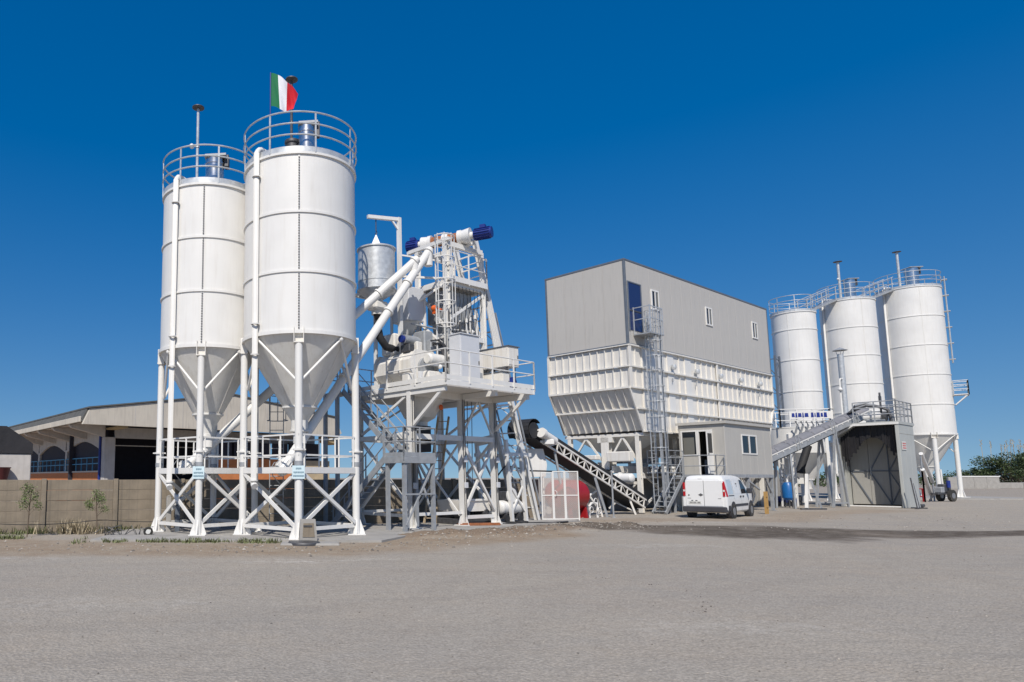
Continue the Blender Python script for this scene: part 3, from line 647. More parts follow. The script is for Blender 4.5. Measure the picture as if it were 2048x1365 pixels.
# upper frame
UX0, UX1, UY0, UY1, UZ = 2.0, 3.95, .05, 1.5, 8.78
for x in (UX0, UX1):
    for y in (UY0, UY1):
        c = MB(); c.hbeam((x, y, DK-.1), (x, y, 10.15 if y == UY1 or x == UX0 else UZ), .16, .16, .015, (1, 0, 0)); c.build('column', M['white'], tw, smooth=False)
for z in (6.75, UZ-.1):
    for y in (UY0, UY1): tb((UX0, y, z), (UX1, y, z), .12, .18, 'girder')
    for x in (UX0, UX1): tb((x, UY0, z), (x, UY1, z), .12, .16, 'girder')
tb((UX0, UY0-.02, 7.3), (UX1, UY0-.02, 8.5), .08, .09); tb((UX0, UY0-.02, 6.9), (UX0, UY1, 8.6)); tb((UX0-.9, UY1-.2, 7.75), (UX0, UY0, 8.7)); tb((UX0-.9, UY1-.2, 7.75), (UX0, UY0+.3, 6.5))
b = MB(); b.box(UX0-.05, UX1+.05, UY0-.15, UY1+.1, UZ-.02, UZ+.03); b.build('upper_deck', M['cream'], tw, smooth=False)
tb((UX0-.06, UY0-.17, UZ+.04), (UX1+.08, UY0-.17, UZ+.04), .04, .2, 'toe_board'); tb((UX1+.07, UY0-.17, UZ+.04), (UX1+.07, UY1+.1, UZ+.04), .04, .2, 'toe_board')
rails(tw, [(UX0, UY0-.17, 0), (UX1+.07, UY0-.17, 0), (UX1+.07, UY1+.1, 0)], UZ, hs=(.55, 1.1), step=1.0)
tb((UX0-.05, UY0, 10.15), (UX1, UY0, 10.15), .14, .18, 'girder') ; tb((UX0-.05, UY1, 10.15), (UX1, UY1, 10.15), .14, .18, 'girder'); tb((UX0, -.1, 10.28), (UX0, UY1+.5, 10.28), .14, .14, 'girder'); tb((3.1, -.3, 10.3), (3.1, UY1+.5, 10.3), .14, .14, 'girder')
tb((UX1, UY0, UZ), (UX1, UY0, 10.15), .12, .12, 'column')
# inside the frame: batching vessels, water pipes
ve = thing('weigh_hopper', 'dark shadowed weighing hopper with pipes inside the upper tower frame', 'hopper', TN, PA)
b = MB(); b.bbox(2.25, 3.7, .35, 1.3, 7.35, 8.55, .04); b = b.build('bin', M['galvdull'], ve)
b = MB(); b.prism([(2.25, .35, 7.35), (3.7, .35, 7.35), (3.2, .6, 6.3), (2.7, .6, 6.3)], (0, .7, 0)); b.build('cone', M['galvdull'], ve, smooth=False)
for i, (x, y) in enumerate(((2.75, .15), (3.05, .1), (3.3, .14), (3.55, .1), (3.72, .16))):
    MB().path([(x, y, 7.9), (x, y, 7.0+.1*i), (x+.06, y-.02, 6.85+.05*i), (x+.1, y, 6.35)], .035, 8).build('water_pipe', M['white'], ve)
    MB().lathe([(0, 0), (.06, 0), (.06, .14), (0, .14)], 10, (x, y, 7.25+.1*i)).build('valve', M['white'], ve)
# caged ladder up the tower
la = thing('caged_ladder', 'white caged ladder climbing the mixing tower from deck to winch', 'ladder', TN, PA)
lx, ly, w = 1.55, -.02, .20
for s_ in (-1, 1): MB().beam((lx+s_*w, ly, DK-.1), (lx+s_*w, ly, 10.3), .045, .03).build('rail', M['white'], la)
z = DK+.15
while z < 10.2: MB().tube((lx-w, ly, z), (lx+w, ly, z), .014, n=6).build('rung', M['white'], la); z += .29
z = 7.0
while z < 10.4:
    MB().path([(lx-w, ly, z)] + [(lx+.36*math.sin(R(a)), ly-.26-.32*math.cos(R(a)), z) for a in range(-120, 121, 30)] + [(lx+w, ly, z)], .024, 6).build('hoop', M['white'], la); z += .8
for a in (-90, -45, 0, 45, 90): MB().beam((lx+.36*math.sin(R(a)), ly-.26-.32*math.cos(R(a)), 7.0), (lx+.36*math.sin(R(a)), ly-.26-.32*math.cos(R(a)), 10.25), .035, .014).build('strap', M['white'], la)
tb((lx, ly, 8.75), (UX0, UY0, 8.75), .06, .06, 'ladder_tie', 'white', la)

# mixer on the deck
mx_ = thing('concrete_mixer', 'white rounded concrete mixer with motors on the tower deck', 'mixer', TN, PA)
prof = [(.55, .2, 4.95), (1.15, .2, 4.95), (1.5, .2, 5.3), (1.5, .2, 5.72), (1.25, .2, 6.02), (.45, .2, 6.02), (.22, .2, 5.72), (.22, .2, 5.3)]
MB().prism(prof, (0, 1.75, 0)).build('trough', M['cream'], mx_, smooth=False)
for y in (.12, .7, 1.3, 1.96):
    f = MB(); f.prism([(.86+(p[0]-.86)*1.08, y, 5.45+(p[2]-5.45)*1.08) for p in prof], (0, .05, 0)); f.build('stiffener', M['cream'], mx_, smooth=False)
MB().tube((.86, .12, 5.45), (.86, .02, 5.45), .36, n=20).build('end_bearing', M['galvdull'], mx_)
for k in range(3): MB().bbox(.35+.38*k, .62+.38*k, .35, .8, 6.02, 6.3+.12*(k % 2), .03).build('inspection_hatch', M[('steel', 'cream', 'galvdull')[k]], mx_)
b = MB(); b.tube((.75, -.16, 5.72), (1.4, -.16, 5.72), .2, n=20); b.tube((.67, -.16, 5.72), (.75, -.16, 5.72), .15, .2, n=20); b.build('gearbox', M['conewhite'], mx_)
b = MB(); b.bbox(.6, 1.5, -.3, .0, 4.7, 5.3, .04); b.build('pedestal', M['cream'], mx_)
for x in (-.05, 1.45): MB().bbox(x, x+.27, .0, .35, 4.74, 5.2, .04).build('foot', M['cream'], mx_)
b = MB(); b.tube((.3, .6, 6.48), (.95, .6, 6.48), .16, n=18); b.tube((.95, .6, 6.48), (1.06, .6, 6.48), .12, n=18); b = b.build('motor', M['galvdull'], mx_); f = MB(); f.tube((.18, .6, 6.48), (.3, .6, 6.48), .13, n=16); f.build('motor_fan', M['blue'], b)
b = MB(); b.bbox(1.05, 1.5, .3, .9, 6.03, 6.85, .04); b.bbox(1.15, 1.45, .1, .3, 6.1, 6.5, .03); b.build('drive_housing', M['galvdull'], mx_)
b = MB(); b.bbox(.35, 1.0, 1.1, 1.8, 6.03, 6.8, .05); b.build('feed_chute', M['cream'], mx_)
b = MB(); b.path([(1.2, .05, 6.35), (1.5, -.05, 6.3), (1.62, -.1, 5.9), (1.6, -.1, 5.3)], .06, 8); b.path([(1.0, -.05, 6.4), (1.3, -.12, 6.45), (1.55, -.2, 6.25), (1.7, -.15, 5.5)], .04, 8); b.build('hydraulic_hose', M['steel'], mx_)
b = MB()
b.lathe([(.95, 0), (.95, -.05), (.55, -.85), (.28, -1.0), (.28, -1.15), (0, -1.15)], 28, (1.35, .9, DK-.17)); b = b.build('discharge_cone', M['conewhite'], mx_)
f = MB(); f.ball((1.62, .12, 4.12), .10, 12, 8, (1, .5, 1)); f.build('red_cover', M['orange'], mx_)
b = MB(); b.bbox(.6, 1.3, .3, 1.0, 2.55, 3.45, .02); b.build('rubber_sleeve', M['rubber'], mx_)

# cabinets
def cabinet(label, x0, x1, y0, y1, z0, z1, m, doors=1):
    c = thing('electric_cabinet', label, 'cabinet', TN, PA)
    b = MB(); b.bbox(x0, x1, y0, y1, z0, z1, .015); b.build('casing', M[m], c)
    for k in range(doors):
        a = x0 + (x1-x0)*k/doors; e = x0 + (x1-x0)*(k+1)/doors
        d = MB(); d.bbox(a+.03, e-.03, y0-.018, y0-.001, z0+.06, z1-.06, .006); d = d.build('door', M[m], c)
        h = MB(); h.box(e-.10, e-.07, y0-.04, y0-.018, (z0+z1)/2-.06, (z0+z1)/2+.06); h.build('handle', M['steel'], d)
    l = MB(); l.prism([(x0-.03, y0-.04, z1), (x1+.03, y0-.04, z1), (x1+.03, y1+.02, z1+.0), (x0-.03, y1+.02, z1)], (0, 0, .03)); l.build('rain_hood', M['trim'] if m == 'cream' else M[m], c, smooth=False)
    return c
pale = mat('cabinet_grey', (.60, .61, .63), .4, var=.03)
M['pale'] = pale
cabinet('tall pale grey cabinet standing behind the near corner of the deck rail', 1.42, 2.42, -1.0, -.5, DK-.12, 6.55, 'pale')
cabinet('cream cabinet with dark roof beside the right deck rail', 3.72, 4.32, -1.2, .15, 5.62, 6.35, 'cream')
cabinet('squat cream cabinet under the dark roofed one on the deck', 3.55, 3.96, -1.05, .05, DK-.12, 5.42, 'cream')
b = MB(); 
for (x, y) in ((3.76, -1.1), (4.2, -1.1), (3.76, .05), (4.2, .05)): b.box(x, x+.05, y, y+.05, DK-.12 if x > 4 else 5.42, 5.62)
b.build('cabinet_stand', M['steel'], tw)
bm = MB(); bm.tube((4.15, -1.05, 5.08), (4.15, -.55, 5.08), .2, n=18); bm.tube((4.15, -1.1, 5.08), (4.15, -1.05, 5.08), .16, n=18); bm.box(4.3, 4.25, -.95, -.55, DK-.12, 4.92); tag(bm.build('pump_motor', M['blue'], None, TN, (0, 0, PA)), 'dark blue pump motor at the right corner of the tower deck', 'motor')
b = MB(); b.bbox(2.5, 3.4, -.35, .1, DK-.12, 6.2, .02); b.bbox(2.6, 3.3, -.6, -.35, DK-.12, 5.05, .02); b.build('mixer_guard', M['cream'], tw)
# cable loom hanging to the deck
lo = thing('cable_loom', 'black cables looping down from the tower frame to the deck', 'cable', TN, PA)
for i in range(4):
    o = i*.035; MB().path([(3.25+o, -.02, 6.9), (3.3+o, -.06, 6.2), (3.45+o, -.2, 5.6), (3.7+o, -.35, 5.22-.03*i), (3.98+o*.4, -.35, 5.25-.03*i), (4.05+o*.4, -.3, 5.55+o), (3.92, -.3, 5.72+o), (3.75, -.2, 5.6)], .026, 7).build('cable', M['rubber'], lo)

# skip hoist track
tr = thing('skip_track', 'white inclined skip hoist track leaning on the right of the tower', 'track', TN, PA)
TB, TT = V((7.25, 0, .0)), V((3.95, 0, 10.75)); tdir = (TT-TB).normalized()
for y in (.35, 1.35):
    r_ = MB(); r_.hbeam(TB+V((0, y, 0)), TT+V((0, y, 0)), .14, .2, .02, (0, 1, 0)); r_.build('rail', M['white'], tr, smooth=False)
    MB().beam(TB+V((.28, y, .3)), lerp(TB, TT, .75)+V((.28, y, 0)), .05, .05).build('guard_bar', M['galvdull'], tr)
for k in range(1, 22):
    p = lerp(TB, TT, k/22); MB().beam(p+V((0, .4, 0)), p+V((0, 1.3, 0)), .05, .05).build('cross_tie', M['white'], tr)
for k in range(2, 20, 3):
    p = lerp(TB, TT, k/22); q = lerp(TB, TT, (k+2)/22); MB().beam(p+V((.02, .4, 0)), q+V((.02, 1.3, 0)), .03, .03).build('lacing', M['white'], tr)
a, c = lerp(TB, TT, .50), lerp(TB, TT, .78)
g = MB(); g.prism([a+V((-.05, .2, 0)), a+V((-.55, .2, 0)), c+V((-.35, .2, 0)), c+V((-.0, .2, 0))], (0, .05, 0)); g.build('side_plate', M['white'], tr, smooth=False)
for k in (.12, .36, .6, .84):
    p = lerp(a, c, .0) ; q = lerp(a, c, 1.)
    MB().beam(lerp(a+V((-.06, .19, 0)), a+V((-.54, .19, 0)), k), lerp(c+V((0, .19, 0)), c+V((-.34, .19, 0)), k), .03, .03).build('stiffener', M['white'], tr)
MB().beam((4.25, .35, 4.3), lerp(TB, TT, .42)+V((0, .35, 0)), .08, .08).build('stay', M['white'], tr); MB().beam((4.25, 1.35, 4.3), lerp(TB, TT, .42)+V((0, 1.35, 0)), .08, .08).build('stay', M['white'], tr)
MB().beam((3.95, .35, 8.8), lerp(TB, TT, .86)+V((0, .35, 0)), .08, .08).build('stay', M['white'], tr)
# vertical lacing frame beside the track foot
for (x, y) in ((5.35, .1), (6.2, .1), (5.35, 1.5), (6.2, 1.5)): MB().beam((x, y, 0), (x-.25, y, 3.1), .12, .12).build('post', M['white'], tr)
for y in (.1, 1.5):
    MB().beam((5.3, y, .3), (6.1, y, 1.4), .06, .06).build('lattice', M['white'], tr); MB().beam((6.2, y, .3), (5.25, y, 1.4), .06, .06).build('lattice', M['white'], tr)
    MB().beam((5.2, y, 1.5), (5.9, y, 2.9), .06, .06).build('lattice', M['white'], tr); MB().beam((6.1, y, 1.5), (5.1, y, 2.9), .06, .06).build('lattice', M['white'], tr)
    MB().beam((5.0, y, 2.55), (6.6, y, 2.55), .10, .14).build('lattice_head', M['white'], tr)
# skip bucket in its pit frame
sk = thing('skip_bucket', 'cream steel skip bucket resting low between the tower legs', 'bucket', TN, PA)
b = MB(); b.prism([(2.75, .3, .45), (4.35, .3, .45), (4.42, .3, .86), (2.68, .3, .86)], (0, 1.1, 0)); b.build('bucket', M['cream'], sk, smooth=False)
b = MB(); b.beam((2.65, .28, .86), (4.45, .28, .86), .06, .07); b.build('rim', M['white'], sk)
for x in (3.0, 4.1): MB().tube((x, .25, .35), (x, 1.45, .35), .16, n=16).build('roller', M['steel'], sk)
b = MB(); b.bbox(2.6, 4.5, .2, 1.5, .0, .2, .02); b.build('pit_frame', M['steel'], sk)
ru = MB(); ru.bbox(-.75, .75, -.22, .22, 0, .05, .015); ru.box(-.7, .7, -.24, -.2, .0, .09); tag(ru.build('rust_plate', M['rust'], None, (5.95, 24.35, .045), (0, 0, R(12))), 'rusty orange steel plate on the ground before the tower legs', 'plate')

# winch
wi = thing('hoist_winch', 'white hoist winch with two blue motors on the tower top', 'winch', TN, PA)
A_, B_ = V((2.0, 2.05, 10.55)), V((3.3, -1.0, 10.55)); wd = (B_-A_).normalized(); WL = (B_-A_).length
def wt_(t0, t1, r, r2=None): return MB().tube(A_+wd*WL*t0, A_+wd*WL*t1, r, r2, n=24)
wt_(.31, .44, .20).build('rope_drum', M['rust'], wi); wt_(.51, .62, .20).build('rope_drum', M['rust'], wi)
for a, b, r in ((.27, .31, .27), (.44, .51, .24), (.62, .66, .27)): wt_(a, b, r).build('drum_flange', M['white'], wi)
wt_(.66, .76, .24, .30).build('gearbox', M['white'], wi); wt_(.19, .27, .27, .24).build('gearbox', M['white'], wi)
for (a, b, e) in ((.0, .15, 0), (.80, 1.0, 1)):
    m_ = wt_(a, b, .20); x, s2, u2 = basis(wd)
    for k in range(16):
        v = s2*math.cos(R(22.5*k)) + u2*math.sin(R(22.5*k)); m_.beam(A_+wd*WL*(a+.01)+v*.21, A_+wd*WL*(b-.02)+v*.21, .012, .035, v)
    m_ = m_.build('motor', M['blue'], wi)
    bx = MB(); c = A_+wd*WL*((a+b)/2); bx.beam(c+Z*.26-wd*.1, c+Z*.26+wd*.1, .2, .12); bx.build('terminal_box', M['blue'], m_)
    wt_(.15 if not e else .76, .19 if not e else .80, .13).build('coupling', M['white'], wi)
for t in (.23, .29, .64, .71):
    p = A_+wd*WL*t; MB().beam(p-Z*.02, V((p.x, p.y, 10.34)), .2, .12, wd).build('pedestal', M['white'], wi)
for k in range(3): 
    p = A_+wd*WL*.17; MB().ring((p.x-.1, p.y-.1, 10.25-.12*k), .16, .014, 18, 5).build('cable_coil', M['white'], wi)
p = A_+wd*WL*.80; MB().path([p+Z*.1, p+V((.1, .1, -.2)), (3.98, .2, 9.9), (4.0, .15, 9.0)], .02, 6).build('cable', M['white'], wi)
for x in (2.55, 2.75): MB().tube((x, .85, 10.4), (x+.3, .75, 7.0), .012, n=5).build('rope', M['steel'], wi)

# galvanised cement weigh drum under the gallows
dr = thing('cement_drum', 'galvanised steel drum with white cone lid, hung beside the tower', 'drum', TN, PA)
cx, cy = -.28, 1.3
b = MB(); b.lathe([(0, 1.62), (.3, 1.62), (.66, 1.6), (.70, 1.6), (.70, 1.55), (.66, 1.55), (.66, .4), (.675, .4), (.675, .36), (.66, .36), (.66, .12), (.70, .12), (.70, .06), (.66, .06), (.62, .0), (.22, -.25), (.22, -.4)], 40, (cx, cy, 8.18)); b.build('drum', M['galv'], dr)
b = MB(); b.lathe([(.30, 0), (.02, .55), (0, .55)], 4, (cx, cy, 9.78)); b.build('lid_cone', M['white'], dr, smooth=False)
b = MB(); b.bbox(cx-.3, cx+.3, cy-.3, cy+.25, 7.55, 7.85, .06); b.tube((cx-.45, cy, 7.7), (cx+.5, cy, 7.7), .17, n=14); b.ball((cx+.55, cy, 7.7), .19, 10, 7); b.tube((cx, cy, 7.4), (cx, cy, 7.6), .2, n=14); b.build('valve_body', M['white'], dr)
b = MB(); b.path([(cx, cy, 7.45), (cx+.02, cy, 7.0), (cx+.12, cy, 6.6), (cx+.38, cy-.05, 6.28), (cx+.8, cy-.1, 6.22), (cx+1.2, cy-.15, 6.35), (cx+1.25, cy-.15, 6.38)], .14, 14); b.build('black_hose', M['rubber'], dr)
for (x, y) in ((cx+.6, cy+.75), (cx-.45, cy+.75)):
    MB().beam((x, y, DK-.1), (x, y, 8.25), .11, .11).build('post', M['white'], dr)
MB().beam((cx+.6, cy+.75, 8.2), (cx-.45, cy+.75, 8.2), .1, .1).build('cross_beam', M['white'], dr)
for x in (cx+.5, cx-.4): MB().beam((x, cy+.75, 8.2), (x, cy-.35, 8.2), .08, .08).build('bearer', M['white'], dr)
ga = thing('gallows', 'white right angled gallows post holding a hook over the galvanised drum', 'gantry', TN, PA)
gx, gy = .62, 1.05
MB().beam((gx, gy, DK-.1), (gx, gy, 11.1), .13, .13).build('post', M['white'], ga); MB().beam((gx+.06, gy, 11.04), (cx-.35, cy+.05, 10.95), .12, .12).build('arm', M['white'], ga)
MB().beam((gx, gy, 10.6), (gx-.3, gy+.08, 11.0), .06, .06).build('knee_brace', M['white'], ga)
MB().beam((gx, gy, 8.9), (UX0, UY0+.3, 8.9), .07, .07).build('stay', M['white'], ga); MB().beam((gx, gy, 9.7), (UX0, UY0+.3, 9.55), .05, .05).build('stay', M['white'], ga)
h = MB(); h.tube((cx, cy, 10.9), (cx, cy, 10.45), .018, n=6); h.build('chain', M['steel'], ga); h = MB(); h.path([(cx, cy, 10.5), (cx+.05, cy, 10.42), (cx, cy, 10.35), (cx-.05, cy, 10.4)], .016, 6); h.build('hook', M['steel'], ga)
# pale square bin with cone between drum and frame
bn = thing('water_bin', 'pale grey square weigh bin with cone bottom beside the galvanised drum', 'bin', TN, PA)
b = MB(); b.bbox(.85, 1.65, .85, 1.75, 7.3, 8.55, .03); b.build('bin', M['pale'], bn); b = MB(); b.lathe([(.55, 0), (.12, -.55), (.12, -.8), (0, -.8)], 4, (1.25, 1.3, 7.3)); b.build('cone', M['conewhite'], bn, smooth=False)
for (x, y) in ((.85, 1.75), (1.65, 1.75), (1.65, .85)): MB().beam((x, y, DK-.1), (x, y, 8.4), .08, .08).build('post', M['white'], bn)
ol = MB(); ol.ball((1.72, .42, 7.75), .12, 10, 7, (1.2, 1, 1)); ol.tube((1.72, .42, 7.75), (1.98, .3, 7.7), .05, n=8); ol.box(1.66, 1.78, .36, .48, 7.55, 7.66); tag(ol.build('warning_horn', M['orange'], None, TN, (0, 0, PA)), 'orange warning horn fixed on the side of the upper tower frame', 'horn')

# grey staircase
sc = thing('steel_staircase', 'grey galvanised staircase with mid landing zigzagging up the tower', 'staircase', TN, PA)
LZ = 2.30
def flight(p, q, wdt, n, rail=True):
    p, q = V(p), V(q); d = q-p; sd_ = V((1, 0, 0))
    for s_ in (-1, 1):
        MB().beam(p+sd_*s_*wdt/2, q+sd_*s_*wdt/2, .04, .2).build('stringer', M['galvdull'], sc, smooth=False)
        if rail:
            for h in (.45, .92): MB().tube(p+sd_*s_*wdt/2+Z*h, q+sd_*s_*wdt/2+Z*h, .018, n=8).build('hand_rail', M['galvdull'], sc)
            for i in range(4): 
                e = lerp(p, q, (i+.1)/3.2); MB().beam(e+sd_*s_*wdt/2, e+sd_*s_*wdt/2+Z*.92, .035, .035).build('rail_post', M['galvdull'], sc)
    for i in range(n):
        c = lerp(p, q, (i+.5)/n); t = MB(); t.cbox((c.x, c.y, c.z), (wdt-.05, .24, .035)); t.build('tread', M['galvdull'], sc, smooth=False)
flight((-.44, -.1, LZ), (-.44, 2.75, DK), .5, 12); flight((-1.0, -.1, LZ), (-1.0, 2.7, .03), .5, 11)
b = MB(); b.box(-1.26, .12, -.95, -.08, LZ-.06, LZ); b.build('landing', M['galvdull'], sc, smooth=False)
for (p, q) in (((-1.28, -.97, LZ-.08), (.14, -.97, LZ-.08)), ((.14, -.97, LZ-.08), (.14, -.06, LZ-.08)), ((-1.28, -.97, LZ-.08), (-1.28, -.06, LZ-.08))):
    MB().beam(p, q, .05, .2).build('edge_beam', M['galvdull'], sc); MB().beam(V(p)+Z*.17, V(q)+Z*.17, .012, .13).build('toe_board', M['galvdull'], sc)
rails(sc, [(-1.28, -.1, 0), (-1.28, -.97, 0), (.14, -.97, 0), (.14, -.1, 0)], LZ, 'galvdull', (.5, .95), .9)
for (x, y) in ((-1.2, -.9), (.06, -.9), (-1.2, -.15), (.06, -.15)): MB().beam((x, y, 0), (x, y, LZ-.1), .11, .11).build('leg', M['galvdull'], sc)
for (p, q) in (((-1.2, -.95, .2), (.06, -.95, 2.1)), ((-1.2, -.95, 1.15), (.06, -.95, 1.15)), ((.11, -.9, .2), (.11, -.15, 2.1))): MB().beam(p, q, .05, .05).build('brace', M['galvdull'], sc)
b = MB(); b.box(-.95, -.1, 2.75, 3.6, DK-.1, DK-.05); b.build('top_landing', M['galvdull'], sc); rails(sc, [(-.97, 2.7, 0), (-.97, 3.62, 0), (-.1, 3.62, 0)], DK, 'galvdull')
for y in (2.8, 3.5): MB().beam((-.9, y, .0), (-.9, y, DK-.1), .12, .12).build('leg', M['galvdull'], sc)
# wooden ladder
wl = thing('wooden_ladder', 'pale wooden ladder leaning under the tower in front of the plank wall', 'ladder', (4.75, 25.3, .04), R(-10))
for s_ in (-.2, .2): MB().beam((s_-.35, 0, 0), (s_+.25, .9, 4.0), .05, .08).build('rail', M['wood'], wl)
for k in range(13):
    t = (k+.6)/13.2; p = lerp((-.35, 0, 0), (.25, .9, 4.0), t); MB().tube(p-V((.2, 0, 0)), p+V((.2, 0, 0)), .018, n=6).build('rung', M['wood'], wl)
# compressor and pump group behind the track lattice
cp = thing('air_compressor', 'white air compressor with wheels and hoses at the foot of the track', 'compressor', (7.6, 26.3, .04), PA)
b = MB(); b.tube((-.55, 0, .55), (.55, 0, .55), .26, n=20); b.ball((-.55, 0, .55), .26, 14, 8, (.5, 1, 1)); b.ball((.55, 0, .55), .26, 14, 8, (.5, 1, 1)); b.build('tank', M['white'], cp)
for x in (-.4, .4):
    for y in (-.22, .22): MB().tube((x, y-.03, .14), (x, y+.03, .14), .14, n=16).build('wheel', M['rubber'], cp)
    MB().box(x-.05, x+.05, -.2, .2, .12, .34).build('saddle', M['steel'], cp)
b = MB(); b.bbox(-.35, .1, -.18, .18, .8, 1.15, .03); b.tube((.15, 0, .95), (.5, 0, .95), .15, n=14); b.build('pump', M['steel'], cp)
b = MB(); b.tube((-.1, -.2, 1.0), (-.1, -.26, 1.0), .28, n=24); b.build('belt_guard', M['white'], cp)
hz = thing('black_hose', 'thick black hose looping over the track foot to the mesh fence', 'hose', (6.9, 25.3, 0))
MB().path([(.0, .0, .1), (.0, .1, .9), (.1, .3, 1.75), (.5, .6, 2.15), (1.1, 1.2, 2.1), (1.7, 1.9, 1.98), (2.6, 2.4, 1.97), (3.4, 2.7, 1.95)], .03, 8).build('hose', M['rubber'], hz)
MB().path([(-.2, -.2, .03), (.3, -.1, .04), (.9, .2, .03), (1.6, .2, .05), (2.2, .5, .03), (2.9, .9, .04)], .035, 8).build('hose_end', M['rubber'], hz)
for k in range(3): MB().ring((.35+.3*k, -.05+.15*k, .05+.02*k), .28-.03*k, .022, 20, 6).build('hose_coil', M['rubber'], hz)

# conduits, boxes, pipes and plates scattered over the tower frame
rt_ = random.Random(21)
for (x, y) in ((0, -.14), (2.5, -.14), (4.25, -.14), (2.5, 2.46)):
    for k in range(2): MB().tube((x-.05+.09*k, y, .3), (x-.05+.09*k, y, DK-.2), .014, n=6).build('conduit', M['steel'], tw)
    for z in (1.3, 2.2): MB().bbox(x-.08, x+.08, y-.07, y, z, z+.2, .01).build('junction_box', M['pale'], tw)
for k in range(9):
    x = 2.1+.2*k; MB().path([(x, -.06, 8.6), (x+.02, -.1, 8.2-.1*(k % 3)), (x+.05, .05, 7.6), (x, .1, 6.9)], .012, 5).build('cable', M['rubber'], tw)
for k in range(12):
    x = .2+rt_.random()*3.6; y = -.5+rt_.random()*2.4; z = DK-.1; h = .25+.5*rt_.random(); MB().bbox(x, x+.12+.12*rt_.random(), y, y+.12, z, z+h, .015).build('small_box', M[rt_.choice(['pale', 'galvdull', 'steel', 'cream'])], tw)
for (p, q, r_) in (((.3, -.35, 5.45), (1.4, -.35, 5.5), .035), ((1.75, -.2, 4.9), (1.75, -.2, 6.9), .04), ((1.9, -.1, 5.0), (1.9, -.1, 7.6), .03), ((2.0, .2, 7.0), (3.9, .2, 7.1), .035), ((2.6, .0, 6.0), (2.6, .0, 7.3), .045), ((3.1, -.1, 5.2), (3.1, -.1, 6.8), .04), ((1.0, 1.4, 6.9), (2.2, 1.2, 7.1), .04), ((.9, .8, 7.15), (2.0, .6, 7.05), .03)):
    MB().tube(p, q, r_, n=8).build('pipe', M[rt_.choice(['white', 'steel', 'galvdull'])], tw)
for (c, r_) in (((1.1, -.36, 5.45), .08), ((1.75, -.24, 5.9), .09), ((2.6, -.04, 6.6), .1), ((3.1, -.14, 6.1), .08), ((2.2, .16, 7.0), .09), ((3.4, .16, 7.05), .09)):
    MB().ball(c, r_, 10, 7).build('valve', M['white'], tw)
for k in range(10):
    a = R(36*k); MB().tube((1.40, -.16+.16*math.cos(a), 5.72+.16*math.sin(a)), (1.44, -.16+.16*math.cos(a), 5.72+.16*math.sin(a)), .018, n=6).build('bolt', M['steel'], mx_)
for (p, q) in (((2.5, .1, .3), (2.5, 2.5, 2.9)), ((2.5, 2.5, .3), (2.5, .1, 2.9)), ((0, 2.6, 3.2), (2.4, 2.6, 4.4)), ((2.6, 2.6, 3.2), (4.2, 2.6, 4.4)), ((2.6, .0, 3.2), (3.4, .0, 4.4)), ((4.2, .0, 3.2), (3.5, .0, 4.4))): tb(p, q, .06, .06)
for (x, y) in ((3.1, .5), (3.35, .5), (3.6, .5)): MB().tube((x, y, .3), (x+.1, y, DK-.2), .014, n=5).build('rope', M['steel'], tw)
# ------------------------------------------------------------------ aggregate hopper building
HN = (15.57, 32.73, 0)
hb = thing('hopper_building', 'tall grey clad building over white ribbed steel aggregate bins', 'building', HN, PA)
HL, HW, ZT, ZC = 17.2, 4.5, 12.5, 8.22
def hp(nm, m, x0, x1, y0, y1, z0, z1, par=None, b=.01): return MB().bbox(x0, x1, y0, y1, z0, z1, b).build(nm, M[m], par or hb)
# cladding: sandwich panels 1.15 m wide along the long side, faint joints
n = 15; pw = (HL-.16)/n
cl_ = MB(); cl_.bbox(.003, pw-.003, 0, .08, 0, ZT-ZC-.1, .004); cl_ = cl_.mesh('cladding_panel', M['clad'])
for i in range(n): inst('cladding_panel', cl_, hb, (.08+i*pw, .0, ZC+.05))
for i in range(n): inst('cladding_panel', cl_, hb, (.08+(i+1)*pw, HW, ZC+.05), (0, 0, math.pi))
pw2 = (HW-.16)/4; cl2 = MB(); cl2.bbox(.003, pw2-.003, 0, .08, 0, ZT-ZC-.1, .004); cl2 = cl2.mesh('cladding_panel', M['clad'])
for i in range(4): inst('cladding_panel', cl2, hb, (.0, .08+(i+1)*pw2, ZC+.05), (0, 0, R(-90)))
for i in range(4): inst('cladding_panel', cl2, hb, (HL, .08+i*pw2, ZC+.05), (0, 0, R(90)))
hp('roof', 'trim', -.02, HL+.02, -.02, HW+.02, ZT-.06, ZT+.04)
for (x, y) in ((-.015, -.015), (HL-.10, -.015), (-.015, HW-.1), (HL-.1, HW-.1)): hp('corner_trim', 'trim', x, x+.115, y, y+.115, ZC, ZT-.06)
hp('base_trim', 'trim', -.02, HL+.02, -.03, .05, ZC-.02, ZC+.05); hp('base_trim', 'trim', -.03, .05, .06, HW+.02, ZC-.02, ZC+.05)
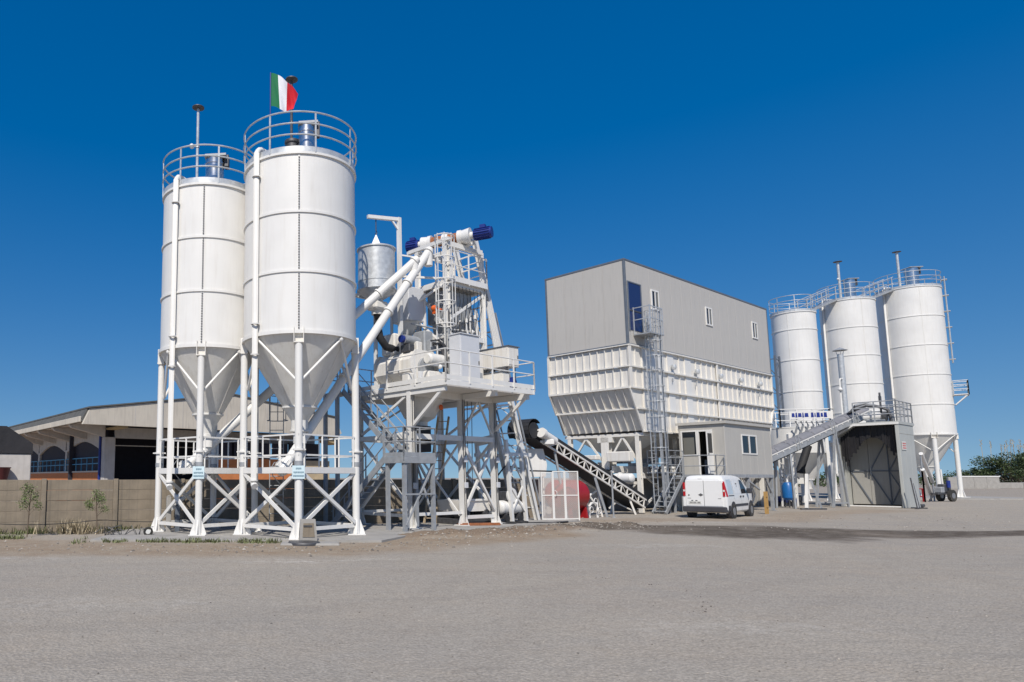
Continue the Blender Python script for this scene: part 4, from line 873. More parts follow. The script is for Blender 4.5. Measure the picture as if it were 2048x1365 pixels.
# windows and door on the long side
for x in (2.45, 8.5, 14.7):
    w = MB(); x1, z0, z1 = x+.78, 10.30, 11.36
    for (a, b_, c, d) in ((x, x1, z0, z0+.08), (x, x1, z1-.08, z1), (x, x+.08, z0+.08, z1-.08), (x1-.08, x1, z0+.08, z1-.08), (x+.35, x+.43, z0+.08, z1-.08)): w.box(a, b_, -.05, .02, c, d)
    w = w.build('window', M['white'], hb, smooth=False)
    for (a, c, mm) in ((x+.08, x+.35, 'glass'), (x+.43, x1-.08, 'glassgrey')): MB().box(a, c, -.022, -.012, z0+.08, z1-.08).build('pane', M[mm], w, smooth=False)
dr_ = hp('door', 'glassdoor', .22, 1.38, -.03, .0, 8.95, 11.35, None, .005)
hp('door_frame', 'trim', .14, .22, -.05, .0, 8.9, 11.42, dr_); hp('door_frame', 'trim', 1.38, 1.46, -.05, .0, 8.9, 11.42, dr_); hp('door_frame', 'trim', .22, 1.38, -.05, .0, 11.35, 11.42, dr_); hp('door_bar', 'steel', .24, 1.36, -.05, -.03, 9.9, 9.98, dr_)
# ribbed bins -- right (long) face
rows = [8.18, 7.13, 6.08, 5.08, 3.98]
NC = 27; cw = HL/NC
def xend(z): return HL - .08 if z >= 6.08 else HL - .08 - (6.08-z)*.55
def xbeg(z): return 0.0 if z >= 6.08 else (6.08-z)*.52
panm = {}
for j in range(4):
    z1, z0 = rows[j]-.035, rows[j+1]+.035; zm = (z0+z1)/2
    if j not in panm:
        p = MB(); p.box(.0, cw-.045, .06, .085, z0, z1); p.box(cw-.045, cw, .0, .085, z0, z1); panm[j] = p.mesh('panel', M['cream'], False)
        p = MB(); p.box(0, cw, .015, .04, z0, z1); panm[j, 1] = p.mesh('panel', M['white'], False)
    for i in range(NC):
        x = i*cw
        if (j >= 2 and x < xbeg(zm)+.15) or x+cw > xend(zm)+.12: continue
        inst('panel', panm[j, 1] if i in (2, 3, 4, 9) or (i == 6 and j < 3) else panm[j], hb, (x, 0, 0))
    # sloping end pieces follow the taper
    if j >= 2:
        xa, xb = xbeg(z0)*1.0, xbeg(z1)
        xs_ = [i*cw for i in range(NC) if i*cw >= xbeg(zm)+.15][0]
        MB().prism([(xbeg(z1)+.02, .05, z1), (xs_, .05, z1), (xs_, .05, z0), (xbeg(z0)+.02, .05, z0)], (0, .03, 0)).build('panel', M['cream'], hb, smooth=False)
        xs2 = [i*cw+cw for i in range(NC) if i*cw+cw <= xend(zm)+.12][-1]
        MB().prism([(xs2, .05, z1), (xend(z1), .05, z1), (xend(z0), .05, z0), (xs2, .05, z0)], (0, .03, 0)).build('panel', M['cream'], hb, smooth=False)
for z in rows[:-1] + [3.98]:
    MB().beam((xbeg(z)-.03, -.02, z), (xend(z)+.02, -.02, z), .13, .07).build('girt', M['cream'], hb, smooth=False)
MB().beam((9.45, -.02, 3.98), (9.45, -.02, 8.15), .16, .06, (0, 1, 0)).build('joint_strip', M['cream'], hb, smooth=False)
MB().beam((.05, -.02, 6.08), (.05, -.02, 8.15), .12, .1, (0, 1, 0)).build('corner_post', M['cream'], hb, smooth=False)
MB().beam((xend(6.1), -.0, 6.08), (xend(3.98), .0, 3.98), .12, .1, (0, 1, 0)).build('corner_post', M['cream'], hb, smooth=False)
MB().beam((HL-.1, -.0, 6.08), (HL-.1, .0, 8.15), .12, .1, (0, 1, 0)).build('corner_post', M['cream'], hb, smooth=False)
# left (short) face: two upright rows, two rows raking inwards
NS = 11; sw = (HW-.1)/NS
for j in range(2):
    z1, z0 = rows[j]-.035, rows[j+1]+.035
    p = MB(); p.box(.07, .095, 0, sw-.04, z0, z1); p.box(.0, .095, sw-.04, sw, z0, z1); p = p.mesh('panel', M['cream'], False)
    for i in range(NS): inst('panel', p, hb, (0, .08+i*sw, 0))
for j in (2, 3):
    za, zb_ = rows[j], rows[j+1]; xa, xb = xbeg(za), xbeg(zb_); sl = V((xb-xa, 0, zb_-za)); nrm = V((-sl.z, 0, sl.x)).normalized()
    if nrm.x > 0: nrm = -nrm
    e = sl.normalized()*.05; ya = .05
    yw = HW - .05 - (.18 if j == 3 else 0)
    for i in range(NS):
        y0 = ya + (yw-ya)*i/NS; y1 = ya + (yw-ya)*(i+1)/NS; P = V((xa, y0, za))+e; Q = V((xb, y0, zb_))-e
        p = MB(); p.prism([P, Q, Q+V((0, y1-y0-.035, 0)), P+V((0, y1-y0-.035, 0))], -nrm*.02); o = V((0, y1-y0-.035, 0)); p.prism([P+o+nrm*.07, Q+o+nrm*.07, Q+V((0, y1-y0, 0))+nrm*.07, P+V((0, y1-y0, 0))+nrm*.07], -nrm*.09)
        p.build('panel', M['cream'], hb, smooth=False)
    MB().beam((xa-.03, 0, za), (xa-.03, HW, za), .12, .09).build('girt', M['cream'], hb, smooth=False)
    for y in (.03, yw): MB().beam(V((xa, y, za))+nrm*.05, V((xb, y, zb_))+nrm*.05, .07, .12, nrm).build('corner_post', M['cream'], hb, smooth=False)
MB().beam((-.02, 0, rows[1]), (-.02, HW, rows[1]), .1, .06).build('girt', M['cream'], hb, smooth=False); MB().beam((-.02, 0, rows[0]), (-.02, HW, rows[0]), .1, .05).build('girt', M['cream'], hb, smooth=False)
MB().beam((0, HW-.02, 6.08), (0, HW-.02, 8.15), .1, .12, (0, 1, 0)).build('corner_post', M['cream'], hb, smooth=False)
# back and far faces
MB().prism([(0, HW-.06, 8.18), (HL-.1, HW-.06, 8.18), (HL-.1, HW-.06, 6.08), (xend(3.98), HW-.06, 3.98), (xbeg(3.98), HW-.06, 3.98), (0, HW-.06, 6.08)], (0, .04, 0)).build('back_plate', M['cream'], hb, smooth=False)
MB().prism([(HL-.12, .1, 8.18), (HL-.12, HW-.1, 8.18), (HL-.12, HW-.1, 6.08), (HL-.12, .1, 6.08)], (.04, 0, 0)).build('end_plate', M['cream'], hb, smooth=False)
MB().prism([(HL-.12, .1, 6.08), (HL-.12, HW-.1, 6.08), (xend(3.98)-.04, HW-.1, 3.98), (xend(3.98)-.04, .1, 3.98)], (.04, 0, 0)).build('end_plate', M['cream'], hb, smooth=False)
# bulkhead lamps under the second girt
for x in (4.15, 6.75, 9.6, 12.3, 15.0):
    l = MB(); l.lathe([(0, -.12), (.10, -.10), (.13, 0), (.11, .14), (0, .19)], 14, (x, -.14, 7.42)); l = l.build('bulkhead_lamp', M['galv'], hb); s_ = MB(); s_.lathe([(.03, 0), (.03, .22)], 8, (x, -.05, 6.66)); s_.build('lamp_switch', M['galvdull'], l)
# base frame: columns, braces, head beams
for y in (.42, 4.15): MB().beam((xbeg(3.98), y, 3.86), (xend(3.98), y, 3.86), .2, .18).build('head_beam', M['cream'], hb, smooth=False)
for x in (1.2, 5.0, 9.0, 12.6, 15.6): MB().beam((x, .1, 3.84), (x, 4.4, 3.84), .2, .15).build('head_beam', M['cream'], hb, smooth=False)
for x in (1.2, 5.0, 9.0, 12.6, 15.6):
    for y in (.42, 4.15): 
        c = MB(); c.hbeam((x, y, 0), (x, y, 3.76), .2, .2, .02, (1, 0, 0)); c.build('column', M['cream'], hb, smooth=False)
c = MB(); c.hbeam((1.2, 2.1, 1.35), (1.2, 2.1, 3.76), .42, .3, .03, (1, 0, 0)); c.beam((1.2, 2.1, 3.5), (1.2, 2.1, 3.76), .8, .3, (1, 0, 0)); c.build('column', M['cream'], hb, smooth=False)
for (a, b_) in ((4.05, 3.2), (2.35, 3.2), (1.95, 1.2), (.5, 1.2)): MB().beam((1.2, a, 2.55), (1.2, b_, 3.75), .09, .09).build('brace', M['cream'], hb, smooth=False)
for (p, q) in (((1.2, .5, .15), (1.2, 2.1, 1.5)), ((1.2, 2.1, .15), (1.2, .5, 1.5)), ((1.2, 4.05, .15), (1.2, 2.2, 1.4)), ((1.3, .42, .2), (4.9, .42, 2.0)), ((1.3, .42, 2.0), (4.9, .42, .2))): MB().beam(p, q, .08, .08).build('brace', M['cream'], hb, smooth=False)
MB().beam((1.2, .42, 1.45), (1.2, 4.15, 1.45), .12, .14).build('cross_beam', M['cream'], hb, smooth=False); MB().beam((1.2, .42, 1.75), (15.6, .42, 1.75), .12, .14).build('cross_beam', M['cream'], hb, smooth=False)
# discharge hoppers under the bins
for i in range(5):
    xc = 2.6 + i*2.9
    h = MB(); vs_ = [(xc-1.3, .55, 3.8), (xc+1.3, .55, 3.8), (xc+1.3, 4.0, 3.8), (xc-1.3, 4.0, 3.8), (xc-.35, 1.9, 2.75), (xc+.35, 1.9, 2.75), (xc+.35, 2.6, 2.75), (xc-.35, 2.6, 2.75)]
    h.add(vs_, [(0, 1, 5, 4), (1, 2, 6, 5), (2, 3, 7, 6), (3, 0, 4, 7), (4, 5, 6, 7)]); h.build('discharge_hopper', M['conewhite'], hb, smooth=False)
    MB().bbox(xc-.4, xc+.4, 1.8, 2.7, 2.45, 2.74, .02).build('gate', M['galvdull'], hb)
    MB().tube((xc-.9, 1.2, 2.7), (xc-.4, 1.9, 2.6), .06, n=10).build('gate_cylinder', M['white'], hb)
# weigh belts below
wb = thing('weigh_belt', 'cream weigh belt and drive slung beneath the aggregate bins', 'conveyor', HN, PA)
MB().bbox(.9, 15.5, 1.7, 2.8, 2.0, 2.12, .02).build('belt', M['rubber'], wb)
for y in (1.62, 2.82): MB().bbox(.9, 15.5, y, y+.07, 1.95, 2.3, .01).build('side_board', M['cream'], wb)
MB().bbox(.55, 1.0, .55, 1.75, 2.5, 3.0, .04).build('scale_box', M['cream'], wb); MB().bbox(.5, .95, 2.3, 4.3, 2.62, 2.85, .03).build('cover_plate', M['cream'], wb); MB().bbox(.5, .95, 2.4, 4.0, 2.15, 2.4, .03).build('cover_plate', M['cream'], wb)
MB().bbox(.55, 1.1, 1.45, 2.75, 1.42, 1.88, .03).build('drive_cover', M['white'], wb)
b = MB(); b.tube((.75, 1.4, 1.68), (.75, .65, 1.68), .24, n=20); b.ball((.75, .62, 1.68), .24, 14, 8, (1, .6, 1)); b.tube((.75, 1.15, 1.68), (.75, 1.2, 1.68), .30, n=20); b.build('gear_motor', M['white'], wb)
for i in range(9):
    x = 1.6+.32*i; b = MB(); b.box(x, x+.1, .1, .5, 1.78, 2.2); b.ball((x+.05, .1, 2.2), .09, 8, 6); b.build('valve_bank', M['white'] if i % 3 else M['steel'], wb)
for x in (1.4, 4.4, 8, 11.5, 15): MB().box(x, x+.08, 1.75, 2.75, 2.12, 2.5).build('hanger', M['cream'], wb)
b = MB(); b.bbox(1.6, 15.3, 3.0, 3.9, .0, 1.7, .05); b.build('retaining_wall', M['concrete'], hb)
b = MB(); b.lathe([(0, 0), (.75, 0), (.75, 1.5), (.5, 1.75), (0, 1.8)], 24, (2.6, 2.2, 0.02)); tag(b.build('dark_tank', M['steel'], None, HN, (0, 0, PA)), 'dark upright tank in the shade beneath the bins', 'tank')
# service railing under the bins at right of ladder
sv = thing('service_gallery', 'grey railed service gallery under the bins beside the cabin', 'gallery', HN, PA)
b = MB(); b.box(1.55, 3.3, -.75, .25, 1.92, 1.98); b.build('deck', M['galvdull'], sv)
rails(sv, [(1.6, .2, 0), (1.6, -.72, 0), (2.5, -.72, 0), (3.3, -.72, 0)], 1.98, 'galvdull', (.35, .7, 1.05), .8)
for x in (1.65, 3.2): MB().beam((x, -.65, 0), (x, -.65, 1.92), .09, .09).build('leg', M['galvdull'], sv)

# caged ladder at the building corner
lad = thing('caged_ladder', 'grey galvanised caged ladder at the near corner of the hopper building', 'ladder', HN, PA)
lx, ly = 1.25, -.32; w = .22
for s_ in (-1, 1):
    MB().beam((lx+s_*w, ly, 0), (lx+s_*w, ly, 9.9), .05, .03).build('rail', M['galv'], lad)
z = .25
while z < 9.0: MB().tube((lx-w, ly, z), (lx+w, ly, z), .015, n=6).build('rung', M['galv'], lad); z += .29
z = 2.4
while z < 10.2:
    MB().path([(lx-w, ly, z)] + [(lx+.38*math.sin(R(a)), ly-.30-.36*math.cos(R(a)), z) for a in range(-120, 121, 30)] + [(lx+w, ly, z)], .016, 6).build('hoop', M['galv'], lad); z += .75
for a in (-100, -60, -20, 20, 60, 100): MB().beam((lx+.38*math.sin(R(a)), ly-.30-.36*math.cos(R(a)), 2.3), (lx+.38*math.sin(R(a)), ly-.30-.36*math.cos(R(a)), 9.9), .03, .01).build('strap', M['galv'], lad)
for (x, y) in ((.55, -.85), (1.75, -.85), (.55, -.05), (1.75, -.05)): MB().beam((x, y, 8.75), (x, y, 10.1), .045, .045).build('gate_post', M['galv'], lad)
for h in (9.45, 10.05): MB().beam((.55, -.85, h), (1.75, -.85, h), .04, .04).build('gate_rail', M['galv'], lad); MB().beam((.55, -.85, h), (.55, -.05, h), .04, .04).build('gate_rail', M['galv'], lad); MB().beam((1.75, -.85, h), (1.75, -.05, h), .04, .04).build('gate_rail', M['galv'], lad)
b = MB(); b.box(.5, 1.8, -.88, -.03, 8.68, 8.74); b.build('landing', M['galvdull'], lad)
for i in range(6): MB().beam((.6+.23*i, -.86, 8.74), (.6+.23*i, -.86, 10.0), .02, .02).build('gate_bar', M['galv'], lad)
MB().beam((1.05, -.8, 0), (1.05, -.8, 8.7), .09, .09).build('mast', M['galvdull'], lad); MB().beam((1.6, -.75, 0), (1.6, -.75, 8.7), .07, .07).build('mast', M['galvdull'], lad)
for z in (1.0, 2.5, 4.0, 5.5, 7.0): MB().beam((1.05, -.8, z), (1.6, -.75, z), .04, .04).build('mast_tie', M['galvdull'], lad)

# inclined belt conveyor feeding the skip
cv = thing('belt_conveyor', 'black belt conveyor on white lattice frame climbing toward the tower', 'conveyor', (15.6, 33.0, 0))
CT, CB = V((-6.75, -5.0, 3.62)), V((.1, .1, .55)); cdv = (CT-CB).normalized(); side = V((cdv.y, -cdv.x, 0)).normalized(); cup = side.cross(cdv).normalized()
if cup.z < 0: cup = -cup
if side.y > 0: side = -side
wd2 = .42
b = MB(); b.beam(CB+cup*.16, CT+cup*.16, wd2*2, .05, cup); b.build('belt', M['rubber'], cv)
b = MB(); b.beam(CB-cup*.30, CT-cup*.22, wd2*2-.1, .04, cup); b.build('return_belt', M['rubber'], cv)
MB().tube(CT-side*.46, CT+side*.46, .33, n=26).build('head_drum', M['rubber'], cv); MB().tube(CB-side*.46, CB+side*.46, .24, n=22).build('tail_drum', M['rubber'], cv)
b = MB(); hood = [CT+cdv*(.46*math.cos(R(a)))+cup*(.46*math.sin(R(a))) for a in range(-60, 121, 20)]
for p, q in zip(hood, hood[1:]): b.prism([p-side*.5, q-side*.5, q+side*.5, p+side*.5], (p-CT).normalized()*.02)
b.build('hood', M['rubber'], cv)
for s_ in (-1, 1):
    o = side*s_*(wd2+.06)
    MB().beam(CB+o+cup*.10, CT+o+cup*.10-cdv*.2, .06, .07, cup).build('chord', M['cream'], cv); MB().beam(CB+o-cup*.28, CT+o-cup*.28-cdv*.5, .06, .07, cup).build('chord', M['cream'], cv)
    for k in range(17):
        p = lerp(CB, CT, (k+.3)/17.5); q = lerp(CB, CT, (k+1.3)/17.5)
        MB().beam(p+o-cup*.26, p+o+cup*.08, .045, .045).build('post', M['cream'], cv)
        if k < 16: MB().beam(p+o+(-cup*.26 if k % 2 else cup*.08), q+o+(cup*.08 if k % 2 else -cup*.26), .03, .03).build('lacing', M['cream'], cv)
    if s_ == 1:
        b = MB(); b.beam(CB+o*1.02+cup*.2, CT+o*1.02+cup*.2-cdv*.4, .02, .16, cup); b.build('skirt', M['rubber'], cv)
for k in range(3): 
    p = lerp(CB, CT, .14+.33*k); 
    if k < 2:
        for s_ in (-1, 1): MB().beam(p+side*s_*.4-cup*.3, V((p.x+side.x*s_*.6, p.y+side.y*s_*.6, 0)), .08, .08).build('leg', M['cream'], cv)
        MB().beam(V((p.x+side.x*.55, p.y+side.y*.55, .15)), V((p.x-side.x*.45, p.y-side.y*.45, max(.4, p.z-.4))), .05, .05).build('brace', M['cream'], cv)
p = CB+cdv*4.4
for s_ in (-1, 1): MB().beam(p+side*s_*.45-cup*.3, V((p.x+side.x*s_*.9, p.y+side.y*s_*.9, 0)), .08, .08).build('leg', M['galvdull'], cv)
p = CT-cdv*1.6
for s_ in (-1, 1): MB().beam(p+side*s_*.42-cup*.3, V((p.x+side.x*s_*.5+.3, p.y+side.y*s_*.5, 0)), .08, .08).build('leg', M['galvdull'], cv)
m_ = CT-cdv*.75+side*.62; b = MB(); b.tube(m_-cdv*.45, m_+cdv*.35, .17, n=18); b.bbox(m_.x-.2, m_.x+.2, m_.y-.15, m_.y+.15, m_.z-.32, m_.z-.1, .03); b.tube(m_+cdv*.35, m_+cdv*.5, .21, n=18); b.build('drive_motor', M['white'], cv)
gp = MB(); gp.tube((0, 0, 0), (0, 0, 1.95), .035, n=10); gp.lathe([(.1, 0), (.1, .02), (0, .02)], 12); gp.ball((0, 0, 1.97), .05, 8, 6); tag(gp.build('grey_pole', M['galvdull'], None, (13.05, 29.6, 0)), 'slim grey pole standing before the belt conveyor', 'pole')

# mesh fence, white panel, red tank
fe = thing('mesh_fence', 'white framed wire mesh fence panels guarding the red tank', 'fence', (9.28, 27.55, .0), R(6))
meshm = bpy.data.materials.new('wire_mesh'); meshm.use_nodes = True
nt = meshm.node_tree; bs = nt.nodes['Principled BSDF']; bs.inputs['Base Color'].default_value = (.62, .56, .52, 1); bs.inputs['Roughness'].default_value = .6
tp = nt.nodes.new('ShaderNodeBsdfTransparent'); mixs = nt.nodes.new('ShaderNodeMixShader'); tc = nt.nodes.new('ShaderNodeTexCoord'); ck = nt.nodes.new('ShaderNodeTexChecker'); ck.inputs['Scale'].default_value = 26
nt.links.new(tc.outputs['Object'], ck.inputs['Vector'])
mp_ = nt.nodes.new('ShaderNodeMapRange'); mp_.inputs['To Min'].default_value = .12; mp_.inputs['To Max'].default_value = .45; nt.links.new(ck.outputs['Fac'], mp_.inputs['Value']); nt.links.new(mp_.outputs[0], mixs.inputs[0])
nt.links.new(tp.outputs[0], mixs.inputs[1]); nt.links.new(bs.outputs[0], mixs.inputs[2]); nt.links.new(mixs.outputs[0], nt.nodes['Material Output'].inputs[0]); M['mesh'] = meshm
for i, (x0, x1, zt0) in enumerate(((.0, .5, 1.9), (.5, 1.0, 1.95), (1.0, 1.58, 1.95))):
    for x in (x0+.02, x1-.02): MB().beam((x, 0, 0), (x, 0, zt0), .045, .045).build('frame_post', M['white'], fe)
    for z in (.06, 1.0, zt0): MB().beam((x0, 0, z), (x1, 0, z), .04, .04).build('frame_rail', M['white'], fe)
    MB().box(x0+.03, x1-.03, -.004, .004, .08, zt0-.03).build('wire_mesh', M['mesh'], fe)
MB().path([(.55, -.05, .95), (.62, -.09, 1.0), (.62, -.09, 1.15), (.55, -.05, 1.2)], .012, 6).build('gate_handle', M['white'], fe)
wp = thing('white_panel', 'blank white steel guard panel standing above the mesh fence', 'panel', (8.75, 28.3, 0), R(6))
MB().prism([(0, 0, 1.72), (1.05, 0, 1.75), (1.12, 0, 2.25), (.98, 0, 2.9), (-.02, 0, 2.9)], (0, .03, 0)).build('sheet', M['white'], wp, smooth=False)
for x in (.12, .95): MB().beam((x, .06, 0), (x, .06, 2.6), .06, .06).build('post', M['white'], wp)
rt = thing('red_tank', 'glossy red cylindrical tank half hidden behind the mesh fence', 'tank', (10.85, 29.1, 0), PA)
b = MB(); b.tube((-.6, 0, .98), (.75, 0, .98), .64, n=36); b.ball((.75, 0, .98), .64, 24, 12, (.35, 1, 1)); b.ball((-.6, 0, .98), .64, 24, 12, (.35, 1, 1)); b.build('vessel', M['red'], rt)
for x in (-.4, .7): MB().prism([(x, -.5, 0), (x, .5, 0), (x, .42, .5), (x, -.42, .5)], (.12, 0, 0)).build('saddle', M['red'], rt)
wv = thing('valve_wheels', 'cluster of white pipe valves beside the red tank on the ground', 'valve', (11.9, 29.3, 0), PA)
MB().path([(0, 0, 0), (0, 0, .5), (.15, 0, .62), (.6, 0, .62), (.6, 0, 0)], .05, 10).build('pipe', M['white'], wv); MB().path([(.2, .2, 0), (.2, .2, .8), (.5, .2, 1.0)], .04, 10).build('pipe', M['white'], wv)
for p in ((0, -.1, .35), (.35, -.1, .7), (.6, -.1, .3)): 
    MB().path([(p[0]+.13*math.cos(R(t)), p[1], p[2]+.13*math.sin(R(t))) for t in range(0, 360, 30)], .018, 6, True).build('hand_wheel', M['white'], wv)

# ------------------------------------------------------------------ control cabin
cb_ = thing('control_cabin', 'small grey site cabin on steel legs with open white door', 'cabin', HN, PA)
X0, X1, Y0, Y1, Z0, Z1 = 3.55, 9.0, -2.6, -.45, 1.86, 4.36
def cp_(nm, m, *a, par=None, b=.008): return MB().bbox(*a, b).build(nm, M[m], par or cb_)
cp_('floor', 'galvdull', X0-.02, X1+.02, Y0-.02, Y1+.02, Z0-.16, Z0)
# long wall in panels with a window opening
wx0, wx1, wz0, wz1 = 5.38, 7.16, 2.86, 3.86
edges = [X0+.05, wx0, wx0+.89, wx1, 8.1, X1-.05]
for a, b_ in zip(edges, edges[1:]):
    if a >= wx0-.01 and b_ <= wx1+.01:
        cp_('wall_panel', 'cabinclad', a+.002, b_-.002, Y0, Y0+.05, Z0, wz0); cp_('wall_panel', 'cabinclad', a+.002, b_-.002, Y0, Y0+.05, wz1, Z1)
    else: cp_('wall_panel', 'cabinclad', a+.002, b_-.002, Y0, Y0+.05, Z0, Z1)
cp_('wall_panel', 'cabinclad', X0, X1, Y1-.05, Y1, Z0, Z1); cp_('wall_panel', 'cabinclad', X1-.05, X1, Y0+.05, Y1-.05, Z0, Z1)
cp_('corner_post', 'cabinclad', X0-.012, X0+.06, Y0-.012, Y0+.06, Z0, Z1); cp_('corner_post', 'cabinclad', X1-.06, X1+.012, Y0-.012, Y0+.06, Z0, Z1)
w = MB()
for (a, b_, c, d) in ((wx0, wx1, wz0, wz0+.07), (wx0, wx1, wz1-.07, wz1), (wx0, wx0+.07, wz0+.07, wz1-.07), (wx1-.07, wx1, wz0+.07, wz1-.07), ((wx0+wx1)/2-.06, (wx0+wx1)/2+.06, wz0+.07, wz1-.07)): w.box(a, b_, Y0-.03, Y0+.05, c, d)
w = w.build('window', M['white'], cb_, smooth=False)
MB().box(wx0+.07, (wx0+wx1)/2-.06, Y0+.0, Y0+.01, wz0+.07, wz1-.07).build('pane', M['glass'], w); MB().box((wx0+wx1)/2+.06, wx1-.07, Y0+.0, Y0+.01, wz0+.07, wz1-.07).build('pane', M['glass'], w)
# front (short) wall with window light and doorway
dy0, dy1 = -1.98, -1.42
cp_('wall_panel', 'cabinclad', X0, X0+.05, Y0+.06, dy0-.06, Z0, Z1); cp_('wall_panel', 'cabinclad', X0, X0+.05, dy0-.06, Y1, 4.05, Z1); cp_('wall_panel', 'cabinclad', X0, X0+.05, -.55, Y1-.05, Z0, 4.05)
cp_('wall_panel', 'cabinclad', X0, X0+.05, dy1+.06, -.55, Z0, 2.78)
d_ = MB(); d_.box(X0-.02, X0+.06, dy1, dy1+.07, Z0, 4.05); d_.box(X0-.02, X0+.06, dy0-.07, dy0, Z0, 4.05); d_.box(X0-.02, X0+.06, dy0, dy1, 3.97, 4.05); d_.build('door_frame', M['white'], cb_, smooth=False)
d_ = MB(); d_.bbox(X0-.62, X0-.02, dy0-.075, dy0-.035, Z0+.04, 3.95, .006); d_ = d_.build('door', M['white'], cb_); MB().box(X0-.54, X0-.1, dy0-.08, dy0-.03, 2.9, 3.85).build('pane', M['glass'], d_); MB().cbox((X0-.55, dy0-.09, 2.85), (.1, .04, .03)).build('handle', M['steel'], d_)
w = MB()
for (a, b_, c, d) in ((-1.34, -.55, 2.78, 2.85), (-1.34, -.55, 3.98, 4.05), (-1.34, -1.27, 2.85, 3.98), (-.62, -.55, 2.85, 3.98)): w.box(X0-.02, X0+.06, a, b_, c, d)
w = w.build('window', M['white'], cb_, smooth=False); MB().box(X0+.01, X0+.02, -1.27, -.62, 2.85, 3.98).build('pane', M['glass'], w); bl = MB().box(X0+.001, X0+.009, -1.18, -.66, 2.87, 3.70).build('blind', M['glassgrey'], w)
MB().bbox(X0+.9, X0+1.6, -2.3, -1.2, Z0, 2.6, .02).build('desk', M['pale'], cb_); MB().bbox(X0+1.0, X0+1.1, -1.95, -1.55, 2.75, 3.15, .01).build('monitor', M['white'], cb_)
MB().prism([(X0-.08, Y0-.08, Z1), (X1+.08, Y0-.08, Z1), (X1+.08, Y1+.08, Z1), (X0-.08, Y1+.08, Z1)], (0, 0, .07)).build('roof', M['cabinclad'], cb_, smooth=False)
for (a, b_) in (((X0-.09, Y0-.09), (X1+.09, Y0-.09)), ((X0-.09, Y0-.09), (X0-.09, Y1+.09))): MB().beam((*a, Z1+.02), (*b_, Z1+.02), .05, .13).build('gutter', M['cabinclad'], cb_)
for x in (X0+.1, 6.0, X1-.1):
    for y in (Y0+.1, Y1-.1):
        l = MB(); l.beam((x, y, 0), (x, y, Z0-.16), .14, .14); l = l.build('leg', M['galvdull'], cb_); MB().cbox((x, y, .01), (.26, .26, .02)).build('foot', M['galvdull'], l)
for (p, q) in (((6.0, Y0+.1, 1.6), (7.4, Y0+.1, 1.1)), ((X1-.1, Y0+.1, .9), (X1-.8, Y0+.1, 1.65))): MB().beam(p, q, .07, .07).build('brace', M['galvdull'], cb_)
# walkway, rail and stair of the cabin
ws = thing('cabin_stair', 'grey steel stair and railed landing leading to the cabin door', 'staircase', HN, PA)
b = MB(); b.box(2.5, X0-.03, Y0+.02, Y1, Z0-.14, Z0-.04); b.build('landing', M['galvdull'], ws)
rails(ws, [(X0-.08, Y0+.04, 0), (2.54, Y0+.04, 0), (2.54, Y1-.62, 0)], Z0-.04, 'galvdull', (.45, .95), 1.0)
rails(ws, [(X0-.1, Y1-.02, 0), (2.54, Y1-.02, 0)], Z0-.04, 'galvdull', (.45, .95), 1.0)
for (x, y) in ((2.55, Y0+.1), (2.55, Y1-.1)): MB().beam((x, y, 0), (x, y, Z0-.14), .09, .09).build('leg', M['galvdull'], ws)
sx = -.9; 
for y in (Y1-.62, Y1-.0): MB().beam((2.5, y, Z0-.1), (.55, y, .03), .05, .17).build('stringer', M['galvdull'], ws)
for k in range(8):
    t = (k+.5)/8; MB().bbox(2.5-1.95*t-.12, 2.5-1.95*t+.12, Y1-.60, Y1-.02, (Z0-.1)*(1-t), (Z0-.1)*(1-t)+.035, .004).build('tread', M['galvdull'], ws)
for y in (Y1-.62,): 
    MB().tube((2.5, y, Z0+.85), (.55, y, .95), .02, n=8).build('hand_rail', M['galvdull'], ws)
    for t in (.05, .5, .95): MB().beam((2.5-1.95*t, y, (Z0-.1)*(1-t)), (2.5-1.95*t, y, (Z0-.1)*(1-t)+.93), .03, .03).build('rail_post', M['galvdull'], ws)
# hoses and pump gear under the cabin
pg = thing('pipe_rack', 'tangle of grey pipes and hoses hanging under the cabin', 'pipes', HN, PA)
for i in range(9):
    x = 6.6+.22*i; MB().path([(x, -1.6, 1.68), (x+.05, -1.75, 1.3), (x+.2+.05*(i % 3), -1.8, .8), (x+.1, -1.7, .3), (x+.3, -1.6, .05)], .035, 8).build('hose', M['galvdull' if i % 2 else 'white'], pg)
MB().bbox(6.2, 8.8, -1.2, -.7, 0, .9, .04).build('plinth', M['steel'], pg)
wk = MB(); wk.tube((0, -.2, .1), (0, .2, .1), .1, n=12); wk.bbox(-.3, .3, -.2, .2, .2, .6, .05); wk.tube((-.3, 0, .0), (-.3, 0, .2), .03); wk.tube((.3, 0, 0), (.3, 0, .2), .03)
cr = MB(); cr.box(-.04, .04, -.04, .04, 0, 1.05); cr.box(.16, .24, -.04, .04, 0, 1.05); cr.box(-.04, .24, -.05, -.04, .3, .38); cr.box(-.04, .24, -.05, -.04, .8, .88)
tag(cr.build('wooden_trestle', mat('yellow_wood', (.45, .27, .09), .7), None, (21.6, 32.6, 0), (0, 0, PA)), 'narrow yellow wooden trestle under the cabin beside the van', 'trestle')
